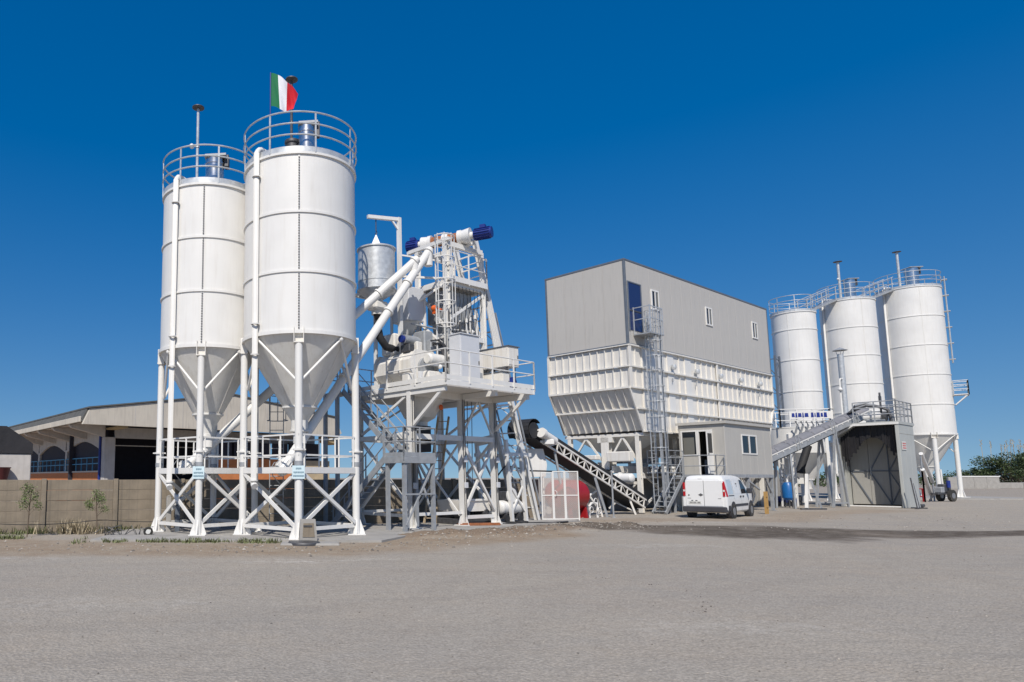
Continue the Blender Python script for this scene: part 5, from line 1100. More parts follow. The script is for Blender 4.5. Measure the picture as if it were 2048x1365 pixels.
# ------------------------------------------------------------------ van
vn = thing('delivery_van', 'white panel van with red tail lamps parked below the cabin', 'van', (16.62, 28.95, 0), R(43.5))
TOP = [(0, 1.62), (.05, 1.73), (.16, 1.79), (.6, 1.815), (1.4, 1.825), (2.2, 1.80), (2.5, 1.755), (2.72, 1.66), (3.05, 1.38), (3.38, 1.10), (3.55, 1.03), (3.85, .96), (4.02, .88), (4.12, .76), (4.16, .62)]
def vt(x):
    for (a, b), (c, d) in zip(TOP, TOP[1:]):
        if a <= x <= c: return b + (d-b)*(x-a)/(c-a)
    return TOP[-1][1]
def vw(x):
    k = 1.0
    if x < .12: k = .955 + .045*math.sin(min(1, x/.12)*math.pi/2)
    if x > 3.4: k = 1 - .16*((x-3.4)/.76)**2
    return .855*k
def half(x):
    t = vt(x); w = vw(x); zb = .24 + (.06 if x < .1 else 0); belt = min(.98, t-.12)
    ins = .13*max(0, min(1, (t-1.0)/.8))
    return [(w*.90, zb), (w*.985, zb+.08), (w, .50), (w, .5+(belt-.5)*.6), (w*.985, belt), (w-ins*.55, belt+(t-belt)*.45), (w-ins, belt+(t-belt)*.80), (w-ins-.06, belt+(t-belt)*.94), (w-ins-.17, t-.008), (w*.35, t)]
def side_y(x, z):
    h = half(x)
    for (a, b), (c, d) in zip(h, h[1:]):
        if b <= z <= d and d > b: return a + (c-a)*(z-b)/(d-b)
    return h[-1][0]
body = MB(); stn = [0, .03, .08, .16, .35, .7, 1.1, 1.5, 1.9, 2.2, 2.4, 2.55, 2.72, 2.88, 3.05, 3.22, 3.38, 3.46, 3.55, 3.7, 3.85, 3.95, 4.02, 4.08, 4.12, 4.16]
vs_ = []; nh = 20
for x in stn:
    h = half(x); vs_ += [(x, -y, z) for (y, z) in h] + [(x, y, z) for (y, z) in h[::-1]]
fs_ = []
for i in range(len(stn)-1):
    for k in range(nh):
        fs_.append((i*nh+k, (i+1)*nh+k, (i+1)*nh+(k+1) % nh, i*nh+(k+1) % nh))
fs_ += [tuple(range(nh)), tuple(range((len(stn)-1)*nh+nh-1, (len(stn)-1)*nh-1, -1))]
body.add(vs_, fs_); body = body.build('body', M['carpaint'], vn)
def onside(poly, name, m, par, off=.006, s_=-1, th=.004, nsub=5):
    # polygon (x,z) draped on the flank, subdivided along edges through a fan of strips
    b = MB(); xs_ = sorted(set([p[0] for p in poly])); lo, hi = xs_[0], xs_[-1]; n = max(2, int((hi-lo)/.08)); cols = []
    for i in range(n+1):
        x = lo + (hi-lo)*i/n; zz = []
        for (a, c) in zip(poly, poly[1:]+poly[:1]):
            if (a[0]-x)*(c[0]-x) <= 0 and a[0] != c[0]: zz.append(a[1] + (c[1]-a[1])*(x-a[0])/(c[0]-a[0]))
        z0, z1 = min(zz), max(zz); cols.append([(x, s_*(side_y(x, z0+(z1-z0)*j/nsub)+off), z0+(z1-z0)*j/nsub) for j in range(nsub+1)])
    V_ = [p for c in cols for p in c]; k = nsub+1
    b.add(V_, [(i*k+j, (i+1)*k+j, (i+1)*k+j+1, i*k+j+1)[::(1 if s_ < 0 else -1)] for i in range(n) for j in range(nsub)])
    return b.build(name, M[m], par)
M['gap'] = mat('panel_gap', (.10, .10, .10), .8); M['blank'] = mat('blank_panel', (.50, .58, .64), .3, var=.04)
for s_ in (-1, 1):
    onside([(2.12, 1.02), (2.16, 1.62), (2.52, 1.60), (2.95, 1.12), (2.95, 1.03)], 'side_window', 'glass', vn, s_=s_)
    onside([(.28, 1.02), (.30, 1.62), (.95, 1.63), (.95, 1.02)], 'blank_panel', 'blank', vn, .004, s_)
    onside([(1.15, 1.02), (1.17, 1.63), (1.95, 1.62), (1.95, 1.02)], 'blank_panel', 'carpaint', vn, .004, s_)
    onside([(.25, .945), (.25, .975), (1.02, .975), (1.02, .945)], 'slide_rail', 'plastic', vn, .012, s_)
    onside([(1.1, .50), (1.1, .60), (2.95, .60), (2.95, .50)], 'side_moulding', 'plastic', vn, .014, s_)
    for x in (1.04, 2.04, 3.02): onside([(x, .32), (x, 1.60 if x < 2.9 else 1.0), (x+.012, 1.60 if x < 2.9 else 1.0), (x+.012, .32)], 'door_gap', 'gap', vn, .003, s_)
    onside([(.0+.13, .26), (.13, .55), (.42, .55), (.42, .26)], 'bumper_corner', 'plastic', vn, .012, s_)
    onside([(.02, .92), (.02, 1.55), (.15, 1.55), (.19, .92)], 'tail_lamp', 'amber', vn, .012, s_)
    for x in (1.82, 2.2): MB().bbox(x, x+.13, s_*(side_y(x, .92)+.025)-.012, s_*(side_y(x, .92)+.025)+.012, .87, .94, .008).build('door_handle', M['plastic'], vn)
    mi = MB(); y = s_*(side_y(2.85, 1.08)+.12); mi.bbox(2.80, 2.90, y-.09, y+.09, 1.02, 1.25, .025); mi.build('mirror', M['plastic'], vn)
    for x in (.82, 3.40):
        ar = MB(); y0 = side_y(x, .5); ar.tube((x, s_*(y0-.2), .33), (x, s_*(y0+.006), .33), .385, n=28); ar.build('wheel_arch', M['plastic'], vn)
        wh = thing_ = MB(); wh.tube((x, s_*(y0-.19), .30), (x, s_*(y0+.022), .30), .30, n=28); wh.lathe([(0, 0)], 3) if False else None
        wh = wh.build('wheel', M['tyre'], vn); r_ = MB(); r_.tube((x, s_*(y0+.0), .30), (x, s_*(y0+.028), .30), .185, .165, n=24); r_.build('rim', M['rim'], wh)
# rear details (x = 0 plane)
def rear(nm, m, y0, y1, z0, z1, t=.012, x=0.0, par=None): return MB().bbox(x-t, x+.004, y0, y1, z0, z1, .004).build(nm, M[m], par or vn)
rear('rear_door', 'carpaint', -.70, -.006, .52, 1.58, .014); rear('rear_door', 'carpaint', .006, .70, .52, 1.58, .014)
rear('door_gap', 'gap', -.012, .012, .52, 1.58, .013)
rear('tail_lamp', 'amber', -.80, -.715, .93, 1.50, .03); rear('tail_lamp', 'amber', .715, .80, .93, 1.50, .03); rear('lamp_lens', 'plate', -.795, -.72, 1.12, 1.2, .034); rear('lamp_lens', 'plate', .72, .795, 1.12, 1.2, .034)
MB().bbox(-.11, .12, -.83, .83, .27, .50, .03).build('rear_bumper', M['plastic'], vn); rear('number_plate', 'plate', .12, .60, .60, .72, .026)
lt = MB()
for k in range(8): lt.box(-.0285, -.0265, .16+.052*k, .16+.052*k+(.03 if k != 2 else .012), .63, .69)
stuff(lt.build('plate_lettering', M['gap'], vn, smooth=False)); rear('plate_hood', 'plastic', .26, .34, .735, .76, .03); rear('plate_hood', 'plastic', .42, .50, .735, .76, .03)
MB().prism([(-.0145, .02, .985), (-.0145, .12, 1.05), (-.0145, .22, .985), (-.0145, .12, .92)], (-.008, 0, 0)).build('diamond_badge', M['gap'], vn)
MB().tube((-.014, .58, .97), (-.024, .58, .97), .032, n=14).build('lock', M['gap'], vn); rear('brake_lamp', 'gap', .06, .22, 1.615, 1.655, .02, .03)
MB().bbox(-.022, -.012, .50, .64, .83, .85, .002).build('badge', M['rim'], vn); MB().bbox(-.022, -.012, -.64, -.52, .83, .85, .002).build('badge', M['rim'], vn)
onside([(1.52, 1.42), (1.52, 1.47), (1.72, 1.47), (1.72, 1.42)], 'side_badge', 'gap', vn, .009); onside([(1.57, 1.32), (1.62, 1.39), (1.66, 1.39), (1.66, 1.32)], 'side_badge', 'rim', vn, .009)
# windscreen
wsn = MB(); vs_ = []
for i in range(5):
    x = 2.76 + .56*i/4; z = vt(x)+.008; w_ = vw(x)-.13*max(0, min(1, (vt(x)-1)/.8))-.16
    vs_ += [(x+.004, -w_, z), (x+.004, w_, z)]
wsn.add(vs_, [(2*i, 2*i+2, 2*i+3, 2*i+1) for i in range(4)]); wsn.build('windscreen', M['glass'], vn)
MB().bbox(4.05, 4.22, -.74, .74, .27, .52, .03).build('front_bumper', M['plastic'], vn)
for s_ in (-1, 1): MB().ball((4.02, s_*.6, .78), .12, 10, 7, (.8, 1, .9)).build('headlight', M['plate'], vn)

# ------------------------------------------------------------------ right hand silos
s1, _ = silo('storage_silo', 'short white storage silo close to the hopper building, bare railed roof', 37.7, 52, 1.44, 14.3, 5, 3.5, .3, 1.2, .14, (-126, -36, 54, 144), rail_h=1.1, brace=False, platform=False, seam=R(-51), bolts=False, filters=None, zlist=[3.5, 5.85, 8.2, 10.6, 12.95, 14.3], zoff=.0)
s2, _ = silo('storage_silo', 'white storage silo with steel filter and lamp mast, between two other silos', 44.4, 55, 1.84, 16.0, 5, 4.6, .35, 1.6, .15, (-129, -39, 51, 141), rail_h=1.15, zoff=.0, brace=False, platform=False, seam=R(-9), bolts=False, pipe=(-182, 2.0, .075), filters=(-.2, -.7, 16.2, .40, 1.6), vent=(-.75, -.4, 16.2, 3.2, True, False, .10))
s3, _ = silo('storage_silo', 'largest white storage silo with side ladder, standing beside the shed', 51.35, 57, 2.15, 17.4, 5, 5.1, .4, 2.0, .16, (-113, -23, 67, 157), rail_h=1.15, zoff=.12, brace=False, platform=False, seam=R(-22), bolts=False, pipe=(-175, 2.6, .08), filters=(-.2, -.75, 17.6, .48, 1.65), vent=(-.95, -.4, 17.6, 3.2, False, False, .10))
# ladder on the right side of the big silo
t = R(-42); cx, cy = 2.25*math.cos(t), 2.25*math.sin(t); tx, ty = -math.sin(t), math.cos(t)
for k in (-1, 1): MB().beam((cx+tx*.22*k+.10*math.cos(t), cy+ty*.22*k+.10*math.sin(t), 11.0), (cx+tx*.22*k+.10*math.cos(t), cy+ty*.22*k+.10*math.sin(t), 18.3), .06, .06).build('ladder_rail', M['galv'], s3)
for k in range(24):
    z = 11.2+.29*k; MB().tube((cx-tx*.22+.10*math.cos(t), cy-ty*.22+.10*math.sin(t), z), (cx+tx*.22+.10*math.cos(t), cy+ty*.22+.10*math.sin(t), z), .02, n=5).build('ladder_rung', M['galv'], s3)
for k in range(6): z = 11.3+1.35*k; MB().beam((cx-.1*math.cos(t), cy-.1*math.sin(t), z), (cx+.28*math.cos(t), cy+.28*math.sin(t), z), .5, .05).build('ladder_bracket', M['galv'], s3)
pb = V((2.17*math.cos(t), 2.17*math.sin(t), 8.3)); o1 = V((math.cos(t), math.sin(t), 0)); o2 = V((tx, ty, 0))
MB().prism([pb-o2*.6, pb+o2*.6, pb+o2*.6+o1*.9, pb-o2*.6+o1*.9], (0, 0, .06)).build('side_platform', M['white'], s3)
rails(s3, [pb-o2*.6-Z*8.3, pb-o2*.6+o1*.9-Z*8.3, pb+o2*.6+o1*.9-Z*8.3, pb+o2*.6-Z*8.3], 8.36, 'galv', (.4, .75, 1.1), .7, .028)
for k in (-.5, .5): MB().beam(pb+o2*k+o1*.85, pb+o2*k-Z*.8+o1*.05, .08, .08).build('bracket', M['white'], s3)
# roof walkways between silos
def walkway(label, p, q):
    w_ = thing('walkway', label, 'walkway', p); q = V(q)-V(p); d = q.normalized(); n_ = V((-d.y, d.x, 0)).normalized()*.35
    MB().beam((0, 0, 0), q, .7, .12).build('deck', M['galvdull'], w_)
    for k in (-1, 1):
        for h in (.55, 1.1): MB().tube(n_*k+Z*h, q+n_*k+Z*h, .03, n=6).build('hand_rail', M['galv'], w_)
        for t_ in (.05, .5, .95): MB().beam(lerp(n_*k, q+n_*k, t_), lerp(n_*k, q+n_*k, t_)+Z*1.1, .05, .05).build('rail_post', M['galv'], w_)
walkway('railed walkway bridging the short silo and the filter silo roofs', (38.75, 52.5, 14.5), (42.75, 54.3, 16.1)); walkway('railed walkway bridging the filter silo and the largest silo roofs', (45.85, 55.5, 16.2), (49.3, 56.4, 17.5))
# dark braced mast seen between building and silo
lm = thing('lattice_mast', 'dark steel lattice mast between the hopper building and short silo', 'mast', (33.6, 48.5, 0), PA)
for (x, y) in ((0, 0), (.8, 0), (0, .8), (.8, .8)): MB().beam((x, y, 0), (x, y, 10.5), .12, .12).build('post', M['trim'], lm)
for k in range(8):
    for (a, c) in (((0, 0), (.8, 0)), ((0, 0), (0, .8))):
        MB().beam((*a, .3+1.25*k), (*c, 1.5+1.25*k), .05, .05).build('lacing', M['trim'], lm); MB().beam((*a, 1.5+1.25*k), (*c, 1.5+1.25*k), .05, .05).build('lacing', M['trim'], lm)

# ------------------------------------------------------------------ loading shed
SH = (33.44, 38.6, 0)
sh = thing('loading_shed', 'grey panel loading shed with black strip curtain in its portal', 'shed', SH, PA)
W2, D2, H2 = 2.95, 3.1, 4.86
def sp2(nm, m, *a, par=None, b=.012): return MB().bbox(*a, b).build(nm, M[m], par or sh)
for i in range(3): sp2('wall_panel', 'shedclad', .06+i*1.0, .055+(i+1)*1.0, 0, .06, 0, 4.2); sp2('wall_panel', 'shedclad', .06+i*1.0, .055+(i+1)*1.0, 0, .06, 4.21, H2-.1)
for i in range(3): sp2('wall_panel', 'shedclad', .06+i*1.0, .055+(i+1)*1.0, W2-.06, W2, 0, 4.1)
sp2('jamb', 'shedclad', -.02, .06, -.02, .14, 0, H2-.1); sp2('jamb', 'galvdull', -.02, .06, W2-.12, W2+.02, 0, 4.1)
MB().prism([(-.04, -.04, H2-.1), (-.04, 2.05, H2-.1), (-.04, W2+.06, 4.12), (-.04, W2+.06, 4.26), (-.04, 2.05, H2+.06), (-.04, -.04, H2+.06)], (D2+.1, 0, 0)).build('roof', M['shedclad'], sh, smooth=False)
MB().prism([(-.06, -.06, H2-.12), (-.06, 2.05, H2-.12), (-.06, W2+.08, 4.08), (-.06, W2+.08, 4.2), (-.06, 2.05, H2), (-.06, -.06, H2)], (.019, 0, 0)).build('roof_edge', M['white'], sh, smooth=False)
sp2('back_wall', 'shedclad', D2-.06, D2, .06, W2-.06, 0, H2-.12)
# inner gate, braced
gx_ = 1.75
for (a, b_) in ((.08, .98), (.99, 1.92), (1.93, W2-.1)): sp2('gate_panel', 'gate', gx_, gx_+.04, a, b_, .12, 4.05 if a > 1.9 else 4.7)
for (p, q) in (((.1, .15), (1.0, 2.1)), ((1.0, .15), (.1, 2.1)), ((1.0, .15), (1.92, 2.1)), ((1.9, .15), (W2-.12, 2.1)), ((1.0, 3.9), (1.9, 2.1)), ((1.0, 2.1), (.1, 3.9)), ((.1, 2.1), (W2-.12, 2.1)), ((1.0, .1), (1.0, 4.4))): MB().beam((gx_-.03, *p), (gx_-.03, *q), .05, .05).build('gate_brace', M['trim'], sh)
sp2('sill', 'white', .0, .12, .2, W2-.2, .02, .1)
# strip curtain with an arched cut
cu = thing('strip_curtain', 'black strip curtain with arched cut hanging in the shed portal', 'curtain', SH, PA)
n = 26
for i in range(n):
    y0 = .12 + (2.70)*i/n; y1 = y0 + 2.70/n*1.02; yc = (y0+y1)/2; top = H2-.12 if yc < 2.02 else H2-.12-(yc-2.05)*.82
    dd = abs(yc-1.30)/.85
    zb_ = 4.02 - .9*dd**2.2 if dd < 1 else 3.12 - .5*(dd-1) + .12*math.sin(i*2.3)
    if yc > 2.3: zb_ = 2.65 - .3*math.sin(i*1.7)
    b = MB(); xo = .38+.03*math.sin(i*1.9); b.prism([(xo, y0, top), (xo, y1, top), (xo+.05*math.sin(i*.8), y1, zb_+.03), (xo+.05*math.sin(i*.8), y0, zb_)], (.012, 0, 0)); b.build('strip', M['strip'], cu, smooth=False)
sg = sp2('sign_plate', 'plate', .35, 1.15, -.035, -.015, 3.28, 3.78, b=.004); sg['label'] = 'white notice with rows of red lettering'
mk = MB()
for r_ in range(3):
    x = .42
    while x < 1.05: ww = random.uniform(.05, .12); mk.box(x, min(1.08, x+ww), -.039, -.036, 3.36+.13*r_, 3.43+.13*r_); x += ww+.03
stuff(mk.build('lettering', M['redmarks'], sg, smooth=False))
rails(sh, [(0, 2.0, 0), (0, .02, 0), (D2, .02, 0), (D2, W2-.9, 0)], H2+.05, 'galvdull', (.45, .85, 1.2), .85, .03)
# pipework on the shed roof
rp = thing('roof_pipes', 'bundle of thick grey hoses and a white motor on the shed roof', 'pipes', SH, PA)
for i in range(4): 
    o = .14*i; MB().path([(.5, 2.6-.1*i, 5.3+.1*i), (.5, 2.0, 5.75+.08*i), (.55, 1.5, 5.95+.05*i), (.6+o*.3, .95, 5.85), (.7+o*.3, .55, 5.65), (.75+o, .45, 5.2), (.75+o, .45, H2+.05)], .085, 10).build('hose', M['galvdull' if i % 2 else 'steel'], rp)
MB().tube((.45, 1.6, 5.25), (.45, .75, 5.25), .2, n=16).build('motor', M['white'], rp); MB().tube((.45, .75, 5.25), (.45, .55, 5.25), .26, n=16).build('gearbox', M['steel'], rp); MB().bbox(.25, .65, .6, 1.5, H2+.05, 5.1, .03).build('base_frame', M['galvdull'], rp)
MB().tube((.9, .9, H2), (.9, .9, 6.7), .05, n=10).build('stand_pipe', M['steel'], rp); MB().bbox(.78, 1.02, .85, .95, 6.2, 6.5, .02).build('junction_box', M['steel'], rp)
# steel props leaning on the shed corner
for k, (x, y, lab) in enumerate(((-.25, -.25, 'black steel prop stand leaning at the shed corner'),)):
    pr = thing('prop_stand', lab, 'stand', (33.55, 37.9, 0), PA)
    for i in range(4): MB().beam((-.3+.2*i, .0, .03), (-.38+.18*i, .15, 1.7-.15*i), .05, .05).build('bar', M['galvdull' if i % 2 else 'steel'], pr)
    MB().beam((-.5, 0, .04), (.9, .05, .04), .12, .07).build('foot', M['steel'], pr); MB().beam((.3, -.3, .04), (.3, .4, .04), .1, .06).build('foot', M['steel'], pr); MB().bbox(.5, .95, -.08, .12, .08, .24, .03).build('weight', M['steel'], pr)
# covered belt climbing to the shed roof
c2 = thing('covered_conveyor', 'grey hooded belt conveyor climbing from behind the cabin to the shed', 'conveyor', (25.8, 38.0, 0))
P0, P1 = V((-1.2, -.55, 2.7)), V((8.3, 3.75, 5.75)); d2 = (P1-P0).normalized(); s2_ = V((d2.y, -d2.x, 0)).normalized(); u2 = s2_.cross(d2).normalized(); 
if u2.z < 0: u2 = -u2
if s2_.y > 0: s2_ = -s2_
nseg = 9
for i in range(nseg):
    a, b_ = lerp(P0, P1, i/nseg)+d2*.02, lerp(P0, P1, (i+1)/nseg)-d2*.02; h = MB(); ring0 = [s2_*(.38*math.cos(R(t)))+u2*(.24*math.sin(R(t))+.08) for t in range(0, 181, 15)]
    V_ = [a+r for r in ring0]+[b_+r for r in ring0]; k = len(ring0); h.add(V_, [(j, j+1, k+j+1, k+j) for j in range(k-1)]); h.build('hood', M['hood'], c2)
for s_ in (-1, 1): 
    MB().beam(P0+s2_*.45*s_-u2*.12, P1+s2_*.45*s_-u2*.12, .07, .28, u2).build('side_beam', M['galvdull'], c2)
    MB().beam(P0+s2_*.47*s_+u2*.08, P1+s2_*.47*s_+u2*.08, .04, .05, u2).build('stringer', M['white'], c2)
    for i in range(18): p = lerp(P0, P1, (i+.5)/18); MB().beam(p+s2_*.49*s_-u2*.02, p+s2_*.49*s_+u2*.1, .05, .05).build('bracket', M['white'], c2)
MB().beam(P0-u2*.32, P1-u2*.32, .8, .05, u2).build('belt', M['rubber'], c2)
for i in (2, 5, 7): 
    p = lerp(P0, P1, (i+.3)/nseg)
    for o in (0, .28): MB().beam(p+s2_*.52+d2*o-u2*.28, p+s2_*.52+d2*o+u2*.55, .05, .03).build('strap', M['galv'], c2)
for t_, sp in ((.62, .75),):
    p = lerp(P0, P1, t_)
    for s_ in (-1, 1):
        for k in (-1, 1): MB().beam(p+s2_*.4*s_-u2*.3+d2*.05*k, V((p.x+s2_.x*.45*s_+d2.x*sp*k, p.y+s2_.y*.45*s_+d2.y*sp*k, 0)), .1, .1).build('leg', M['galvdull'], c2)
        MB().beam(V((p.x+s2_.x*.45*s_-d2.x*sp*.95, p.y+s2_.y*.45*s_-d2.y*sp*.95, .25)), V((p.x+s2_.x*.45*s_+d2.x*sp*.95, p.y+s2_.y*.45*s_+d2.y*sp*.95, .25)), .08, .08).build('tie_bar', M['galvdull'], c2)
p = lerp(P0, P1, .2); 
for s_ in (-1, 1): MB().beam(p+s2_*.4*s_-u2*.3, V((p.x+s2_.x*.5*s_, p.y+s2_.y*.5*s_, 0)), .1, .1).build('leg', M['galvdull'], c2)
# chimney
ck_ = thing('flue_stack', 'slim galvanised flue with conical cap rising behind the shed', 'chimney', (34.8, 44, 0))
MB().tube((0, 0, 0), (0, 0, 9.75), .17, n=18).build('pipe', M['galv'], ck_); MB().lathe([(.42, 0), (.0, .22)], 20, (0, 0, 10.0)).build('cap', M['galvdull'], ck_); 
for k in range(3): MB().beam((.16*math.cos(2.1*k), .16*math.sin(2.1*k), 9.7), (.25*math.cos(2.1*k), .25*math.sin(2.1*k), 10.03), .025, .025).build('cap_stay', M['galv'], ck_)
MB().path([(-.35, -.2, 5), (-.35, -.2, 8.0), (-.3, -.2, 8.1), (-.1, -.1, 8.1)], .05, 8).build('side_pipe', M['white'], ck_); MB().ball((-.4, -.25, 7.4), .13, 10, 6).build('lamp', M['white'], ck_); MB().beam((-.36, -.2, 0), (-.36, -.2, 5), .06, .06).build('side_post', M['galvdull'], ck_)
# white receiving hopper with railed top behind the covered belt
rh = thing('receiving_hopper', 'white conical receiving hopper with railed top behind the covered conveyor', 'hopper', (33.2, 46.6, 0))
MB().lathe([(1.7, 4.7), (1.72, 5.0), (1.7, 3.4), (1.7, 3.35), (.5, 1.7), (.5, 1.3), (0, 1.3)], 36).build('vessel', M['white'], rh); MB().lathe([(0, 5.0), (1.74, 5.0), (1.74, 5.08), (0, 5.1)], 36).build('top_plate', M['white'], rh)
for k in range(4): t = R(45+90*k); MB().beam((1.72*math.cos(t), 1.72*math.sin(t), 0), (1.72*math.cos(t), 1.72*math.sin(t), 4.6), .2, .2).build('leg', M['white'], rh)
rails(rh, [(-1.7, -1.2, 0), (1.2, -1.75, 0), (1.75, .2, 0)], 5.1, 'white', (.4, .8, 1.15), .9, .03); rails(rh, [(-1.7, -1.2, 0), (-1.3, 1.3, 0), (1.7, 1.3, 0)], 5.1, 'white', (.6, 1.15), .9, .03)
bd = MB(); bd.beam((-1.2, -1.36, 5.85), (1.25, -1.82, 5.85), .03, .5); bd = bd.build('name_board', M['white'], rh); bd['label'] = 'white board with a row of dark blue lettering'
lt = MB(); dn = V((2.45, -.46, 0)).normalized(); nn_ = V((dn.y, -dn.x, 0))
x = .14
for k, ww in enumerate((.19, .12, .22, .10, .24, .17, .09, .21, .15, .2)):
    p = V((-1.2, -1.36, 5.85)) + dn*x + nn_*.02; q = p + dn*ww; hh_ = .13+.03*(k % 2)
    lt.prism([p-Z*hh_, q-Z*hh_, q-dn*.02+Z*hh_, p+dn*.02+Z*hh_], nn_*.006); x += ww+(.035 if k != 4 else .14)
stuff(lt.build('lettering', M['bluemarks'], bd, smooth=False))
for i in range(7): MB().path([(-1.2+.35*i, -1.9, 5.4), (-1.1+.35*i, -1.95, 5.15), (-1.2+.35*i, -1.8, 4.6)], .06, 8).build('air_pipe', M['galvdull'], rh)
# blue pressure vessel, strut and clutter under the covered belt
bt = thing('blue_tank', 'blue upright pressure vessel on the ground behind the cabin leg', 'tank', (27.6, 39.6, 0))
MB().lathe([(0, .38), (.2, .42), (.30, .56), (.30, 1.25), (.2, 1.42), (0, 1.46)], 26).build('vessel', M['bluetank'], bt); MB().path([(0, 0, 1.44), (0, 0, 1.75), (.12, 0, 1.9), (.35, 0, 1.95)], .05, 10).build('pipe', M['white'], bt)
for k in range(3): MB().beam((.2*math.cos(2.1*k), .2*math.sin(2.1*k), 0), (.2*math.cos(2.1*k), .2*math.sin(2.1*k), .5), .05, .05).build('foot', M['steel'], bt)
st2 = thing('strut_stand', 'white sloping strut on a black bar foot under the covered conveyor', 'strut', (26.9, 36.9, 0))
MB().beam((-.25, 0, .08), (.15, .35, 1.9), .14, .14).build('strut', M['white'], st2); MB().beam((.55, 0, .08), (.3, .3, 1.6), .08, .08).build('strut', M['galvdull'], st2); MB().beam((-.6, -.05, .04), (.75, -.05, .04), .14, .08).build('foot', M['steel'], st2)
lt2 = thing('lattice_support', 'white lattice support tower with pipes beneath the covered conveyor', 'support', (28.6, 40.6, 0), PA)
for (x, y) in ((0, 0), (.6, 0), (0, .6), (.6, .6)): MB().beam((x, y, 0), (x, y, 3.3), .08, .08).build('post', M['white'], lt2)
for k in range(5):
    MB().beam((0, 0, .2+.62*k), (.6, 0, .8+.62*k), .04, .04).build('lacing', M['white'], lt2); MB().beam((0, 0, .8+.62*k), (.6, 0, .8+.62*k), .04, .04).build('lacing', M['white'], lt2); MB().beam((0, 0, .2+.62*k), (0, .6, .8+.62*k), .04, .04).build('lacing', M['white'], lt2)
pm = thing('pump_group', 'group of dark blue pumps and pipes on the ground behind the strut', 'pump', (29.3, 42.0, 0), PA)
for i in range(4):
    MB().tube((-.9+.75*i, -.2, .4), (-.9+.75*i, .4, .4), .2, n=14).build('pump', M['blue' if i % 2 == 0 else 'steel'], pm); MB().box(-1.05+.75*i, -.75+.75*i, -.2, .4, 0, .22).build('base', M['steel'], pm); MB().path([(-.9+.75*i, 0, .55), (-.9+.75*i, 0, 1.3+.2*(i % 2)), (-.6+.75*i, .1, 1.6+.2*(i % 2)), (-.1+.75*i, .1, 1.65)], .05, 8).build('pipe', M['white'], pm)
MB().bbox(-1.4, 2.2, 1.2, 1.5, 0, 2.2, .03).build('screen_wall', M['concrete'], pm)
sl2 = MB(); sl2.tube((0, 0, 3.7), (-.75, -.1, 2.05), .22, n=16); sl2.lathe([(.26, 0), (.26, .08)], 16, (-.75, -.1, 2.0)); sl2.beam((-.35, 0, 2.8), (-.1, .4, 0), .1, .1); tag(sl2.build('rubber_chute', M['rubber'], None, (31.6, 43.2, 0)), 'black rubber chute hanging beside the A shaped conveyor legs', 'chute')
# concrete pump cart and chute by the big silo
ct = thing('pump_cart', 'dull wheeled machinery cart parked at the big silo leg', 'cart', (45.6, 49.5, 0), R(20))
for y in (-.35, .35):
    wh = MB(); wh.tube((.45, y-.09, .42), (.45, y+.09, .42), .42, n=24); wh = wh.build('wheel', M['tyre'], ct); MB().tube((.45, y-.1, .42), (.45, y+.1, .42), .2, n=18).build('rim', M['rim'], wh)
MB().bbox(-.9, .9, -.25, .25, .5, .62, .02).build('chassis', M['steel'], ct); MB().bbox(-.1, .7, -.22, .22, .62, 1.25, .05).build('engine', M['steel'], ct); MB().bbox(-.5, -.12, -.25, .2, .62, 1.05, .04).build('pump_box', M['galvdull'], ct); MB().tube((.25, -.3, 1.0), (.25, -.3, 1.5), .12, n=12).build('oil_filter', M['blue'], ct)
MB().tube((.15, 0, 1.25), (.1, 0, 2.3), .06, n=10).build('exhaust', M['white'], ct); MB().beam((-.9, 0, .55), (-1.5, 0, .1), .08, .08).build('draw_bar', M['steel'], ct)
rd = thing('red_trolley', 'small red trolley frame beside the wheeled cart at the shed', 'trolley', (43.4, 49.2, 0), R(10))
for (x, y) in ((-.4, -.2), (.4, -.2), (-.4, .2), (.4, .2)): MB().beam((x, y, 0), (x, y, .9), .08, .08).build('post', M['red'], rd)
for z in (.35, .88): MB().bbox(-.45, .45, -.25, .25, z, z+.07, .01).build('shelf', M['red'], rd)
for (p, q, lb) in (((43.2, 48.2, 3.4), (46.0, 50.6, 1.4), 'upper white chute pipe slanting down beside the shed wall'), ((43.2, 48.2, 2.3), (45.4, 50.2, .5), 'lower white chute pipe slanting down beside the shed wall')):
    c_ = thing('chute_pipe', lb, 'pipe', (p[0], p[1], 0)); q2 = V(q)-V((p[0], p[1], 0)); MB().tube((0, 0, p[2]), q2, .12, n=12).build('pipe', M['white'], c_); MB().beam(q2, V((q2.x, q2.y, 0)), .07, .07).build('prop', M['galvdull'], c_); MB().beam((0, .05, p[2]), (0, .05, 0), .07, .07).build('prop', M['galvdull'], c_)
